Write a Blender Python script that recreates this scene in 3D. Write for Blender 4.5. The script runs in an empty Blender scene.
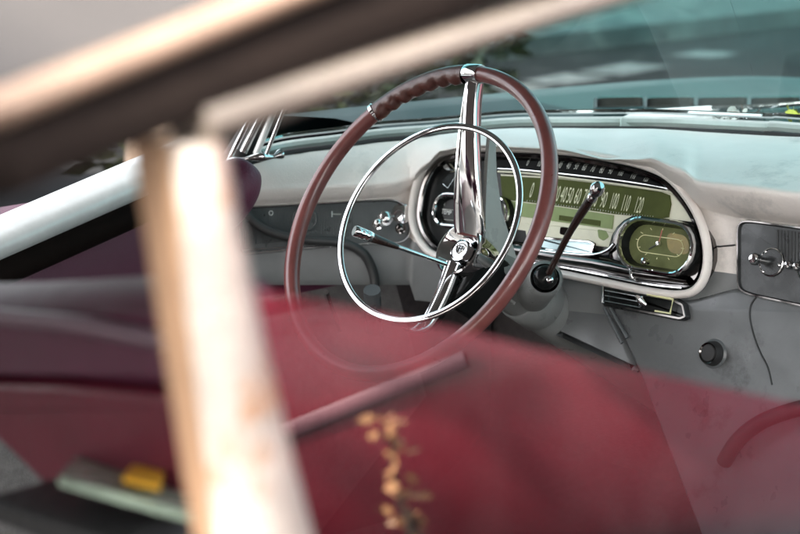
import bpy, bmesh, math, random
from mathutils import Vector, Matrix
random.seed(7)
sc = bpy.context.scene
COL = sc.collection
R_ = math.radians
V3 = Vector

# ------------------------------------------------------------------ camera
FPX = 85.0 / 36.0 * 800.0
PSI, PHI = R_(47), R_(13)
F = V3((-math.sin(PSI) * math.cos(PHI), math.cos(PSI) * math.cos(PHI), -math.sin(PHI)))
RT = V3((math.cos(PSI), math.sin(PSI), 0))
DN = F.cross(RT)
W0 = V3((-.38, 0, .93))                                   # centre of the steering wheel rim
CAM = W0 - (F + RT * 23 / FPX + DN * (-40) / FPX) * 2.38
cam_d = bpy.data.cameras.new('camera')
cam = bpy.data.objects.new('camera', cam_d)
COL.objects.link(cam)
cam.matrix_world = Matrix.Translation(CAM) @ Matrix((RT, -DN, -F)).transposed().to_4x4()
cam_d.lens = 85
cam_d.sensor_width = 36
cam_d.sensor_fit = 'HORIZONTAL'
cam_d.clip_start = .05
cam_d.clip_end = 500
cam_d.dof.use_dof = True
cam_d.dof.focus_distance = 2.42
cam_d.dof.aperture_fstop = 6.3
sc.camera = cam


def ray(px, py):
    return F + RT * ((px - 400) / FPX) + DN * ((py - 267) / FPX)


def hit(px, py, O, N):
    r = ray(px, py)
    return CAM + r * ((O - CAM).dot(N) / r.dot(N))


def hitz(px, py, z):
    return hit(px, py, V3((0, 0, z)), V3((0, 0, 1)))


def hitx(px, py, x):
    return hit(px, py, V3((x, 0, 0)), V3((1, 0, 0)))


def hity(px, py, y):
    return hit(px, py, V3((0, y, 0)), V3((0, 1, 0)))


def deep(px, py, d):
    return CAM + ray(px, py) * d


class Frame:
    def __init__(s, O, U, V, N):
        s.O, s.U, s.V, s.N = O, U.normalized(), V.normalized(), N.normalized()

    def P(s, u, v, w=0.):
        return s.O + s.U * u + s.V * v + s.N * w

    def uv(s, px, py, w=0.):
        p = hit(px, py, s.O + s.N * w, s.N) - s.O
        return (p.dot(s.U), p.dot(s.V))

    def at(s, px, py, w=0.):
        return hit(px, py, s.O + s.N * w, s.N)


A15 = R_(15)
DASH = Frame(V3((-.38, .32, .85)), V3((1, 0, 0)), V3((0, math.sin(A15), math.cos(A15))), V3((0, -math.cos(A15), math.sin(A15))))
_v = DASH.at(412, 150) - DASH.at(412, 300)
_u = V3((.60, .80, 0))
_u = (_u - _v * _u.dot(_v) / _v.dot(_v)).normalized()
_n = _u.cross(_v).normalized()
if _n.dot(CAM - DASH.at(412, 225)) < 0:
    _n = -_n
LEFTF = Frame(DASH.at(412, 225), _u, _v, _n)
def tilt_axes(th, ph):
    th, ph = R_(th), R_(ph)
    n = V3((math.sin(ph) * math.cos(th), -math.cos(ph) * math.cos(th), math.sin(th)))
    x = V3((0, 0, 1)).cross(n).normalized()
    return x, n.cross(x), n


W0 = deep(414.7, 219.8, 2.457)
WX, WU, WN = tilt_axes(32.8, -1.74)
SPK = R_(-3.2)
WA = (WX * math.cos(SPK) - WU * math.sin(SPK))
WB = (WX * math.sin(SPK) + WU * math.cos(SPK))
WHEEL = Frame(W0, WA, WB, WN)                               # u across, v towards the top spoke, w towards the driver

# --------------------------------------------------------------- materials
MATS = {}


def mat(name, col, rough=.5, metal=0., var=.12, vscale=30., bump=0., bscale=200., coat=0., rvar=.0, spec=.5, dirt_or_shade=None, sheen=0.):
    if name in MATS:
        return MATS[name]
    m = bpy.data.materials.new(name)
    m.use_nodes = True
    nt = m.node_tree
    b = nt.nodes['Principled BSDF']
    b.inputs['Roughness'].default_value = rough
    b.inputs['Metallic'].default_value = metal
    b.inputs['Coat Weight'].default_value = coat
    b.inputs['Coat Roughness'].default_value = .06
    b.inputs['Specular IOR Level'].default_value = spec
    b.inputs['Sheen Weight'].default_value = sheen
    tc = nt.nodes.new('ShaderNodeTexCoord')
    nz = nt.nodes.new('ShaderNodeTexNoise')
    nz.inputs['Scale'].default_value = vscale
    nz.inputs['Detail'].default_value = 6
    nz.inputs['Roughness'].default_value = .65
    nt.links.new(tc.outputs['Object'], nz.inputs['Vector'])
    mr = nt.nodes.new('ShaderNodeMapRange')
    mr.inputs['From Min'].default_value = .3
    mr.inputs['From Max'].default_value = .7
    mr.inputs['To Min'].default_value = 1 - var
    mr.inputs['To Max'].default_value = 1 + var * .5
    nt.links.new(nz.outputs['Fac'], mr.inputs['Value'])
    mx = nt.nodes.new('ShaderNodeMix')
    mx.data_type = 'RGBA'
    mx.blend_type = 'MULTIPLY'
    mx.inputs['Factor'].default_value = 1
    mx.inputs['A'].default_value = (*col, 1)
    nt.links.new(mr.outputs['Result'], mx.inputs['B'])
    last = mx.outputs['Result']
    if dirt_or_shade:
        dc, thr, ds = dirt_or_shade
        n2 = nt.nodes.new('ShaderNodeTexNoise')
        n2.inputs['Scale'].default_value = ds
        n2.inputs['Detail'].default_value = 8
        n2.inputs['Roughness'].default_value = .7
        nt.links.new(tc.outputs['Object'], n2.inputs['Vector'])
        r2 = nt.nodes.new('ShaderNodeMapRange')
        r2.inputs['From Min'].default_value = thr
        r2.inputs['From Max'].default_value = thr + .12
        nt.links.new(n2.outputs['Fac'], r2.inputs['Value'])
        m2 = nt.nodes.new('ShaderNodeMix')
        m2.data_type = 'RGBA'
        m2.inputs['B'].default_value = (*dc, 1)
        nt.links.new(last, m2.inputs['A'])
        nt.links.new(r2.outputs['Result'], m2.inputs['Factor'])
        last = m2.outputs['Result']
    nt.links.new(last, b.inputs['Base Color'])
    if rvar:
        m3 = nt.nodes.new('ShaderNodeMapRange')
        m3.inputs['From Min'].default_value = .3
        m3.inputs['From Max'].default_value = .75
        m3.inputs['To Min'].default_value = max(.02, rough - rvar)
        m3.inputs['To Max'].default_value = rough + rvar
        n3 = nt.nodes.new('ShaderNodeTexNoise')
        n3.inputs['Scale'].default_value = vscale * 1.7
        n3.inputs['Detail'].default_value = 7
        nt.links.new(tc.outputs['Object'], n3.inputs['Vector'])
        nt.links.new(n3.outputs['Fac'], m3.inputs['Value'])
        nt.links.new(m3.outputs['Result'], b.inputs['Roughness'])
    if bump:
        n4 = nt.nodes.new('ShaderNodeTexNoise')
        n4.inputs['Scale'].default_value = bscale
        n4.inputs['Detail'].default_value = 4
        nt.links.new(tc.outputs['Object'], n4.inputs['Vector'])
        bp = nt.nodes.new('ShaderNodeBump')
        bp.inputs['Strength'].default_value = bump
        bp.inputs['Distance'].default_value = .002
        nt.links.new(n4.outputs['Fac'], bp.inputs['Height'])
        nt.links.new(bp.outputs['Normal'], b.inputs['Normal'])
    MATS[name] = m
    return m


def glass(name, tint, refl, dust=.0, dustcol=(.6, .62, .6), grade=None):
    m = bpy.data.materials.new(name)
    m.use_nodes = True
    nt = m.node_tree
    nt.nodes.clear()
    out = nt.nodes.new('ShaderNodeOutputMaterial')
    tr = nt.nodes.new('ShaderNodeBsdfTransparent')
    tr.inputs['Color'].default_value = (*tint, 1)
    if grade:                                            # tint that changes across the pane (shade band, darkening painted in for stronger reflection)
        axis, g0_, g1_, tint2 = grade
        gc = nt.nodes.new('ShaderNodeTexCoord')
        sx = nt.nodes.new('ShaderNodeSeparateXYZ')
        nt.links.new(gc.outputs['Object'], sx.inputs[0])
        gm = nt.nodes.new('ShaderNodeMapRange')
        gm.interpolation_type = 'SMOOTHSTEP'
        gm.inputs['From Min'].default_value = g0_
        gm.inputs['From Max'].default_value = g1_
        nt.links.new(sx.outputs[axis], gm.inputs['Value'])
        gx = nt.nodes.new('ShaderNodeMix')
        gx.data_type = 'RGBA'
        gx.inputs['A'].default_value = (*tint, 1)
        gx.inputs['B'].default_value = (*tint2, 1)
        nt.links.new(gm.outputs['Result'], gx.inputs['Factor'])
        nt.links.new(gx.outputs['Result'], tr.inputs['Color'])
    gl = nt.nodes.new('ShaderNodeBsdfGlossy')
    gl.inputs['Roughness'].default_value = .0
    mx = nt.nodes.new('ShaderNodeMixShader')
    fr = nt.nodes.new('ShaderNodeFresnel')
    fr.inputs['IOR'].default_value = 1.5
    ml = nt.nodes.new('ShaderNodeMath')
    ml.operation = 'MULTIPLY'
    ml.use_clamp = True
    ml.inputs[1].default_value = refl
    nt.links.new(fr.outputs['Fac'], ml.inputs[0])
    nt.links.new(ml.outputs[0], mx.inputs['Fac'])
    nt.links.new(tr.outputs[0], mx.inputs[1])
    nt.links.new(gl.outputs[0], mx.inputs[2])
    last = mx.outputs[0]
    if dust:
        df = nt.nodes.new('ShaderNodeBsdfDiffuse')
        df.inputs['Color'].default_value = (*dustcol, 1)
        tc = nt.nodes.new('ShaderNodeTexCoord')
        nz = nt.nodes.new('ShaderNodeTexNoise')
        nz.inputs['Scale'].default_value = 5
        nz.inputs['Detail'].default_value = 8
        nz.inputs['Roughness'].default_value = .65
        nt.links.new(tc.outputs['Object'], nz.inputs['Vector'])
        mr = nt.nodes.new('ShaderNodeMapRange')
        mr.inputs['From Min'].default_value = .42
        mr.inputs['From Max'].default_value = .8
        mr.inputs['To Max'].default_value = dust
        mr.inputs['To Min'].default_value = dust * .12
        nt.links.new(nz.outputs['Fac'], mr.inputs['Value'])
        m2 = nt.nodes.new('ShaderNodeMixShader')
        nt.links.new(mr.outputs['Result'], m2.inputs['Fac'])
        nt.links.new(last, m2.inputs[1])
        nt.links.new(df.outputs[0], m2.inputs[2])
        last = m2.outputs[0]
    nt.links.new(last, out.inputs['Surface'])
    MATS[name] = m
    return m


CHROME = mat('chrome', (.82, .83, .83), .07, 1., var=.08, vscale=60, rvar=.05, dirt_or_shade=((.32, .31, .29), .66, 90))
CHROME_S = mat('worn_chrome', (.74, .75, .75), .2, 1., var=.15, vscale=90, rvar=.1, dirt_or_shade=((.25, .22, .19), .66, 120))
BLACKG = mat('black_gloss', (.010, .011, .011), .18, 0, coat=0., spec=.2, rvar=.06, vscale=40, dirt_or_shade=((.06, .06, .055), .68, 160))
STRIPM = mat('black_strip', (.008, .009, .009), .6, 0, spec=.08, vscale=40)
BLACKM = mat('black_matt', (.018, .019, .02), .5, 0, vscale=60, rvar=.1)
DARKCH = mat('smoked_metal', (.16, .15, .145), .13, 1., var=.25, vscale=45, rvar=.08)
VINYL = mat('white_vinyl', (.85, .80, .755), .42, 0, var=.07, vscale=9, bump=.25, bscale=420, rvar=.08, dirt_or_shade=((.58, .56, .53), .57, 7))  # grey blotches: dirt that also paints mottled shadows into the pad
DASHG = mat('dash_shade_grey', (.17, .18, .183), .4, 0, var=.14, vscale=12, rvar=.1, dirt_or_shade=((.14, .14, .14), .66, 18))
GREYP = mat('grey_paint', (.11, .118, .122), .36, 0, var=.14, vscale=12, rvar=.12, bump=.1, bscale=160, dirt_or_shade=((.035, .036, .036), .56, 9))
GREYP2 = mat('lower_grey_paint', (.10, .11, .115), .33, 0, var=.2, vscale=10, rvar=.14, bump=.12, bscale=90, dirt_or_shade=((.08, .08, .08), .62, 17))
COLDK = mat('column_grey', (.19, .20, .195), .36, 0, var=.15, vscale=20, rvar=.1, dirt_or_shade=((.11, .11, .105), .62, 30))
COLUMN = mat('column_enamel', (.38, .395, .38), .32, 0, var=.08, vscale=20, rvar=.1, dirt_or_shade=((.3, .29, .27), .67, 40))
RIMRED = mat('oxblood_plastic', (.185, .056, .050), .36, 0, var=.22, vscale=26, coat=.5, rvar=.1, bump=.12, bscale=260)
RIMGRIP = mat('brown_grip', (.10, .034, .026), .38, 0, var=.3, vscale=60, coat=.25, rvar=.1, bump=.3, bscale=300)
LEVER = mat('brown_plastic', (.032, .018, .015), .25, 0, var=.25, vscale=40, coat=.4)
CREAM = mat('cream_dial', (.72, .72, .55), .35, 0, var=.08, vscale=60, dirt_or_shade=((.5, .48, .34), .66, 90))
GREEND = mat('green_dial', (.080, .098, .028), .6, 0, var=.2, vscale=30, spec=.1)
GREENL = mat('pale_green_dial', (.30, .38, .18), .6, 0, var=.1, vscale=40, spec=.1)
CLOCKF = mat('olive_clock_face', (.145, .165, .068), .6, 0, var=.35, vscale=22, spec=.12)
AMBERD = mat('painted_amber_reflection', (.26, .20, .035), .4, 0, var=.35, vscale=30)
NUM = mat('numeral_paint', (.74, .78, .52), .5, 0, var=.05)
NUMD = mat('dull_numeral_paint', (.50, .53, .48), .5, 0, var=.05)
LINE = mat('pale_yellow_line', (.75, .74, .42), .4, 0, var=.05)
WHITEP = mat('white_lettering', (.75, .8, .78), .5, 0, var=.05)
BLUEG = mat('pale_blue_trim', (.36, .47, .49), .16, .5, var=.1)
RIBBED = mat('ribbed_dark_plate', (.10, .11, .112), .35, .3, var=.15, vscale=40, rvar=.1)
PANELD = mat('dark_control_plate', (.035, .038, .04), .28, .2, var=.3, vscale=30, rvar=.1, dirt_or_shade=((.1, .1, .095), .68, 60))
RUBBER = mat('black_rubber', (.016, .016, .017), .6, 0, var=.2)
PURPLE = mat('plum_vinyl', (.088, .016, .042), .5, 0, var=.16, vscale=8, bump=.4, bscale=300, rvar=.1)
REDV = mat('red_vinyl', (.11, .008, .022), .45, 0, var=.16, vscale=8, bump=.4, bscale=300, rvar=.1)
CARPET = mat('dark_grey_carpet', (.042, .036, .037), .95, 0, var=.4, vscale=80, bump=.8, bscale=500)
FIREW = mat('dark_firewall', (.02, .02, .021), .8, 0, var=.3)
HEADL = mat('grey_headlining', (.36, .35, .33), .9, 0, var=.08)
TEALP = mat('teal_car_paint', (.011, .031, .033), .5, 0, var=.2, vscale=3, coat=0, spec=.15, rvar=.08, dirt_or_shade=((.16, .2, .2), .68, 30))
ROOFP = mat('pale_roof_paint', (.036, .033, .032), .5, 0, var=.15, vscale=3, coat=0, spec=.25)
PALE = mat('pale_stamped_metal', (.80, .83, .81), .3, .2, var=.1)
REDP = mat('red_car_paint', (.38, .028, .055), .2, 0, var=.1, vscale=2, coat=1.)
SILVP = mat('silver_blue_paint', (.55, .60, .63), .25, .3, var=.08, vscale=2, coat=1.)
CARGL = mat('dark_car_glass', (.02, .024, .026), .04, 0, var=.1, coat=1.)
TYRE = mat('tyre_rubber', (.02, .02, .02), .8, 0, var=.3)
COPL = mat('copper_leaf', (.80, .40, .17), .35, 0, var=.3, vscale=40)
PINKT = mat('dusky_pink_trim', (.48, .20, .24), .4, 0, var=.2, vscale=8)
YELLOW = mat('yellow_sticker', (.78, .42, .03), .5, 0, var=.1)
MINT = mat('pale_mint_enamel', (.34, .44, .35), .25, .2, var=.35, vscale=16, rvar=.1)
DARKB = mat('dark_brown_trim', (.008, .005, .004), .85, 0, var=.2, spec=.1)
POSTP = mat('cream_post_metal', (.37, .325, .29), .34, .25, var=.4, vscale=16, rvar=.12, dirt_or_shade=((.30, .155, .08), .53, 17))  # copper mottle puts reflected glare and dapple into the post colour
RAILM = mat('rail_metal', (.24, .165, .12), .3, .3, var=.25, vscale=9, rvar=.1)
BARM = mat('bar_metal', (.15, .125, .105), .3, .3, var=.3, vscale=10, rvar=.1)
ASPH = mat('asphalt', (.016, .0165, .017), .9, 0, var=.5, vscale=1.5, spec=.1, bump=.6, bscale=60)
CONC = mat('pavement_concrete', (.055, .06, .058), .8, 0, var=.5, vscale=4, bump=.4, bscale=60)
BARK = mat('bark', (.08, .055, .038), .9, 0, var=.4, vscale=10, bump=.9, bscale=30)
LEAF = mat('green_leaf', (.022, .032, .012), .55, 0, var=.45, vscale=2.2)
LEAFD = mat('olive_leaf', (.020, .024, .006), .55, 0, var=.45, vscale=2.2)
BLOSS = mat('white_petal', (.75, .78, .74), .6, 0, var=.1)
LEAFY = mat('yellow_green_leaf', (.42, .46, .05), .5, 0, var=.3, vscale=60)
WSGLASS = glass('teal_windscreen_glass', (.58, .66, .645), .1, dust=.005, dustcol=(.5, .64, .64), grade=('Z', 1.02, 1.16, (.20, .44, .44)))
SIDEGL = glass('side_window_glass', (.15, .12, .13), 2.35, dust=.03, dustcol=(.55, .45, .47), grade=('Y', -1.05, -.80, (.46, .40, .46)))  # rear end tinted darker in place of a brighter reflection there
LENSGL = glass('gauge_lens', (.93, .95, .92), 1.0)


# ----------------------------------------------------------- mesh builders
class MB:
    def __init__(s):
        s.v, s.f, s.m, s.mats = [], [], [], []

    def mi(s, m):
        if m not in s.mats:
            s.mats.append(m)
        return s.mats.index(m)

    def grid(s, rows, m, closed_u=False, closed_v=False):
        """rows: list of lists of points, all of one length"""
        k = s.mi(m)
        b = len(s.v)
        n = len(rows[0])
        for r in rows:
            s.v += [tuple(p) for p in r]
        R = len(rows)
        for i in range(R if closed_v else R - 1):
            for j in range(n if closed_u else n - 1):
                a, c = i, (i + 1) % R
                d, e = j, (j + 1) % n
                s.f.append((b + a * n + d, b + a * n + e, b + c * n + e, b + c * n + d))
                s.m.append(k)
        return b

    def poly(s, pts, m):
        b = len(s.v)
        s.v += [tuple(p) for p in pts]
        s.f.append(tuple(range(b, b + len(pts))))
        s.m.append(s.mi(m))

    def tube(s, pts, r, m, seg=10, closed=False, caps=True, flat=None):
        pts = [V3(p) for p in pts]
        n = len(pts)
        rr = r if isinstance(r, (list, tuple)) else [r] * n
        rows = []
        up = None
        for i, p in enumerate(pts):
            if closed:
                t = pts[(i + 1) % n] - pts[i - 1]
            else:
                t = pts[min(i + 1, n - 1)] - pts[max(i - 1, 0)]
            t.normalize()
            if up is None:
                up = V3((0, 0, 1)) if abs(t.z) < .9 else V3((1, 0, 0))
            if flat is not None:
                up = flat.copy()
            up = (up - t * up.dot(t)).normalized()
            sd = t.cross(up)
            q = rr[i]
            qa, qb = q if isinstance(q, tuple) else (q, q)
            rows.append([p + sd * (math.cos(2 * math.pi * k / seg) * qa) + up * (math.sin(2 * math.pi * k / seg) * qb) for k in range(seg)])
        s.grid(rows, m, closed_u=True, closed_v=closed)
        if caps and not closed:
            s.poly(rows[0][::-1], m)
            s.poly(rows[-1], m)

    def lathe(s, prof, O, ax, m, seg=32, ms=None, start=None):
        ax = ax.normalized()
        a = V3((0, 0, 1)) if abs(ax.z) < .9 else V3((1, 0, 0))
        a = (a - ax * a.dot(ax)).normalized()
        b = ax.cross(a)
        rows = []
        for (r, h) in prof:
            rows.append([O + ax * h + a * (math.cos(2 * math.pi * k / seg) * max(r, 1e-5)) + b * (math.sin(2 * math.pi * k / seg) * max(r, 1e-5)) for k in range(seg)])
        if ms:
            for i in range(len(rows) - 1):
                s.grid(rows[i:i + 2], ms[i], closed_u=True)
        else:
            s.grid(rows, m, closed_u=True)

    def box(s, fr, u0, u1, v0, v1, w0, w1, m):
        c = [fr.P(u, v, w) for w in (w0, w1) for v in (v0, v1) for u in (u0, u1)]
        b = len(s.v)
        s.v += [tuple(p) for p in c]
        for q in ((0, 2, 3, 1), (4, 5, 7, 6), (0, 1, 5, 4), (2, 6, 7, 3), (0, 4, 6, 2), (1, 3, 7, 5)):
            s.f.append(tuple(b + i for i in q))
            s.m.append(s.mi(m))

    def stack(s, fr, ol, steps, ms, cap=True, capm=None, basecap=False):
        """rings of an outline at (inset, w); ms one material per band"""
        rows = []
        for (ins, w) in steps:
            q = inset(ol, ins)
            rows.append([fr.P(a, b, w) for a, b in q])
        for i in range(len(rows) - 1):
            s.grid(rows[i:i + 2], ms[i] if isinstance(ms, (list, tuple)) else ms, closed_u=True)
        if cap:
            s.poly(rows[-1], capm or (ms[-1] if isinstance(ms, (list, tuple)) else ms))
        if basecap:
            s.poly(rows[0][::-1], ms[0] if isinstance(ms, (list, tuple)) else ms)

    def build(s, name, parent=None, label=None, smooth=True, angle=40, merge=True):
        me = bpy.data.meshes.new(name)
        me.from_pydata(s.v, [], s.f)
        for m in s.mats:
            me.materials.append(m)
        me.polygons.foreach_set('material_index', s.m)
        bm = bmesh.new()
        bm.from_mesh(me)
        if merge:
            bmesh.ops.remove_doubles(bm, verts=bm.verts, dist=2e-5)
        bmesh.ops.recalc_face_normals(bm, faces=bm.faces)
        bm.to_mesh(me)
        bm.free()
        if smooth:
            me.polygons.foreach_set('use_smooth', [True] * len(me.polygons))
            me.set_sharp_from_angle(angle=R_(angle))
        me.update()
        o = bpy.data.objects.new(name, me)
        COL.objects.link(o)
        if parent:
            o.parent = parent
            if parent.type == 'EMPTY':
                o.matrix_parent_inverse = Matrix.Translation(-parent.location)
        if label:
            o['label'] = label
        return o


def inset(ol, d):
    if abs(d) < 1e-9:
        return ol
    n = len(ol)
    area = sum(ol[i][0] * ol[(i + 1) % n][1] - ol[(i + 1) % n][0] * ol[i][1] for i in range(n))
    sg = 1 if area > 0 else -1
    out = []
    for i in range(n):
        p, a, b = V3((*ol[i], 0)), V3((*ol[i - 1], 0)), V3((*ol[(i + 1) % n], 0))
        e1, e2 = (p - a).normalized(), (b - p).normalized()
        n1, n2 = V3((-e1.y, e1.x, 0)) * sg, V3((-e2.y, e2.x, 0)) * sg
        k = n1 + n2
        k = k / max(k.length_squared, .5) * 2
        q = p + k * d
        out.append((q.x, q.y))
    return out


def rounded(pts, r, seg=5):
    out = []
    n = len(pts)
    for i in range(n):
        p, a, b = V3((*pts[i], 0)), V3((*pts[i - 1], 0)), V3((*pts[(i + 1) % n], 0))
        ra = min(r, (a - p).length * .48)
        rb = min(r, (b - p).length * .48)
        s, e = p + (a - p).normalized() * ra, p + (b - p).normalized() * rb
        for k in range(seg + 1):
            t = k / seg
            q = s * (1 - t) ** 2 + p * (2 * t * (1 - t)) + e * t * t
            out.append((q.x, q.y))
    return out


def cr(pts, n=8, closed=False):
    """Catmull-Rom through points (tuples of any length)"""
    P = [V3(p) if len(p) == 3 else V3((p[0], p[1], 0)) for p in pts]
    N = len(P)
    out = []
    rng = N if closed else N - 1
    for i in range(rng):
        g = (lambda k: P[k % N]) if closed else (lambda k: P[max(0, min(N - 1, k))])
        p0, p1, p2, p3 = g(i - 1), g(i), g(i + 1), g(i + 2)
        for k in range(n):
            t = k / n
            out.append(.5 * ((2 * p1) + (p2 - p0) * t + (2 * p0 - 5 * p1 + 4 * p2 - p3) * t * t + (3 * p1 - p0 - 3 * p2 + p3) * t ** 3))
    if not closed:
        out.append(P[-1])
    return out


def interp(tab, x):
    if x <= tab[0][0]:
        return tab[0][1]
    for (a, b), (c, d) in zip(tab, tab[1:]):
        if x <= c:
            t = (x - a) / (c - a)
            t2 = t * t * (3 - 2 * t) * .5 + t * .5
            return b + (d - b) * t2
    return tab[-1][1]


def pxo(fr, pts, w=0., r=None, smooth=False, n=6):
    q = [fr.uv(a, b, w) for a, b in pts]
    if smooth:
        return [(p.x, p.y) for p in cr(q, n, True)]
    if r:
        return rounded(q, r)
    return q


def stadium(fr, c, a, b, px_h, w, k=10):
    """stadium in a frame: centre/direction in photo px, a-b the axis ends, px_h half height in px"""
    A, B = V3((*fr.uv(*a, w), 0)), V3((*fr.uv(*b, w), 0))
    d = (B - A).normalized()
    n = V3((-d.y, d.x, 0))
    h = px_h
    out = []
    for i in range(k + 1):
        t = math.pi * i / k
        q = B + n * (h * math.cos(t)) + d * (h * math.sin(t))
        out.append((q.x, q.y))
    for i in range(k + 1):
        t = math.pi * i / k
        q = A - n * (h * math.cos(t)) - d * (h * math.sin(t))
        out.append((q.x, q.y))
    return out


def text_polys(s):
    cu = bpy.data.curves.new('t', 'FONT')
    cu.body = s
    cu.align_x = 'CENTER'
    cu.align_y = 'CENTER'
    cu.resolution_u = 3
    ob = bpy.data.objects.new('t', cu)
    COL.objects.link(ob)
    dg = bpy.context.evaluated_depsgraph_get()
    dg.update()
    me = bpy.data.meshes.new_from_object(ob.evaluated_get(dg))
    vs = [v.co.copy() for v in me.vertices]
    fs = [tuple(p.vertices) for p in me.polygons]
    bpy.data.objects.remove(ob)
    bpy.data.curves.remove(cu)
    bpy.data.meshes.remove(me)
    return vs, fs


def put_text(mb, s, fr, u, v, w, h, m, cond=.5, shear=0., rot=0., flip=1):
    vs, fs = text_polys(s)
    hh = max(1e-3, max(p.y for p in vs) - min(p.y for p in vs))
    cy = (max(p.y for p in vs) + min(p.y for p in vs)) / 2
    k = h / hh
    b = len(mb.v)
    for p in vs:
        y = (p.y - cy) * k * flip
        x = p.x * k * cond + y * shear
        mb.v.append(tuple(fr.P(u + x * math.cos(rot) - y * math.sin(rot), v + x * math.sin(rot) + y * math.cos(rot), w)))
    for f in fs:
        mb.f.append(tuple(b + i for i in f))
        mb.m.append(mb.mi(m))


def thing(name, label, cat, loc=(0, 0, 0), group=None):
    o = bpy.data.objects.new(name, None)
    COL.objects.link(o)
    o.location = loc
    o.empty_display_size = .2
    o['label'] = label
    o['category'] = cat
    if group:
        o['group'] = group
    return o


def tag(o, label, cat, group=None):
    o['label'] = label
    o['category'] = cat
    if group:
        o['group'] = group
    return o


CAR = thing('vintage_car', 'vintage car with white dashboard, oxblood steering wheel and chrome window post', 'car', (-.1, 0, 0))

# ----------------------------------------------------------- steering wheel
RAD = .2145
mb = MB()
rows_a, rows_b = [], []
NS = 240


def rim_sec(th, grip):
    # th measured from the top spoke, clockwise as the driver sees it
    c, s = math.sin(th), math.cos(th)
    rr = .0105
    out = []
    sc_ = 0.
    if grip:
        sc_ = (.0036 + .0012 * math.sin(th * 17)) * (.5 + .5 * math.cos(th * 60 + .5 * math.sin(th * 9)))
    for k in range(16):
        a = 2 * math.pi * k / 16
        ox, oz = math.cos(a), math.sin(a)
        q = rr * (1.0 if not grip else 1.12)
        rad = RAD + ox * q * 1.0
        if ox < 0 and grip:
            rad -= ox * (sc_ - .0042) * 1.0
        out.append(WHEEL.P(rad * c, rad * s, oz * q * 1.1))
    return out


g0, g1 = R_(-47), R_(-4)
ang = [2 * math.pi * i / NS for i in range(NS)]
mb.grid([rim_sec(g1 + (2 * math.pi + g0 - g1) * i / 200, False) for i in range(201)], RIMRED, closed_u=True)
mb.grid([rim_sec(g0 + (g1 - g0) * i / 90, True) for i in range(91)], RIMGRIP, closed_u=True)
SW = mb.build('steering_wheel', CAR, 'thin oxblood steering wheel rim with scalloped finger grip at upper left')


def clamp(th, half, r, name):
    m_ = MB()
    pr_ = [(-half, r * .9), (-half, r), (-half * .75, r * 1.06), (half * .75, r * 1.06), (half, r), (half, r * .9)]
    rows = []
    for dth, q in pr_:
        t = th + dth / RAD
        c, s = math.sin(t), math.cos(t)
        rows.append([WHEEL.P((RAD + math.cos(a) * q) * c, (RAD + math.cos(a) * q) * s, math.sin(a) * q * 1.08) for a in [2 * math.pi * k / 20 for k in range(20)]])
    m_.grid(rows, CHROME, closed_u=True)
    return m_.build(name, SW)


clamp(0, .013, .0122, 'rim_clamp')
clamp(g0, .003, .0128, 'grip_band')

# horn ring: flat-topped chrome band
mb = MB()
hr = .1376
HX, HU, HN = tilt_axes(33.3, 5.6)
HC = deep(427.7, 221.8, 2.440)
rows = []
for i in range(120):
    t = 2 * math.pi * i / 120
    c, s = math.cos(t), math.sin(t)
    sec = []
    for k in range(14):
        a = 2 * math.pi * k / 14
        ex, ez = math.copysign(abs(math.cos(a)) ** .7, math.cos(a)), math.copysign(abs(math.sin(a)) ** .8, math.sin(a))
        q = hr + ex * .0046
        sec.append(HC + HX * (q * c) + HU * (q * s) + HN * (ez * .0030))
    rows.append(sec)
mb.grid(rows, CHROME, closed_u=True, closed_v=True)
mb.build('horn_ring', SW, 'slim chrome horn ring inside the wheel rim')


def spoke(sign):
    """chrome face tapering from rim to hub, dark core behind it"""
    L = MB()
    st = [(.2085, -.001, .0095), (.185, -.008, .0102), (.15, -.022, .0122), (.10, -.046, .0155), (.06, -.069, .0185), (.036, -.085, .0205), (.022, -.094, .0190)] if sign > 0 else \
         [(.132, -.055, .0060), (.129, -.066, .0075), (.118, -.082, .0084), (.10, -.090, .0090), (.06, -.0935, .0098), (.020, -.092, .0108)]
    rows = []
    for v, w, h in st:
        sec = []
        for f, dz in ((-1, -.006), (-1, 0), (-.86, .0035), (-.62, .004), (-.5, .0016), (-.36, .0016), (-.2, .0062), (-.05, .0068), (.3, .005), (.75, .0015), (.96, -.001), (1, -.004), (1, -.008)):
            fx = f * h * (1 if f < 0 or sign < 0 else 1 + .55 * max(0., min(1., (.2 - v) / .12)))
            sec.append(WHEEL.P(fx, sign * v, w + dz * (1.1 if sign > 0 else .8)))
        rows.append(sec)
    # smooth resample along length
    rs = []
    for j in range(len(rows[0])):
        rs.append(cr([r[j] for r in rows], 6))
    rows2 = [[rs[j][i] for j in range(len(rs))] for i in range(len(rs[0]))]
    L.grid(rows2, CHROME)
    o = L.build('spoke', SW, 'broad chrome upper spoke with a raised flute' if sign > 0 else 'narrow fluted chrome lower spoke', angle=50)
    # core (oxblood near the rim)
    K = MB()
    rows = []
    for v, w, h in st:
        d = (.013 + (.21 - v) * .09) if sign > 0 else .006 + (.141 - v) * .2
        rows.append([WHEEL.P(h * .93 * a, sign * v, w - .004 - d * b) for a, b in ((-1, 0), (-1, .6), (-.6, 1), (.6, 1), (1, .6), (1, 0))])
    K.grid(rows, RIMRED if sign > 0 else BLACKG, closed_u=True)
    K.build('spoke_core', SW, None, angle=50)
    return o


spoke(1)
spoke(-1)
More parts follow.
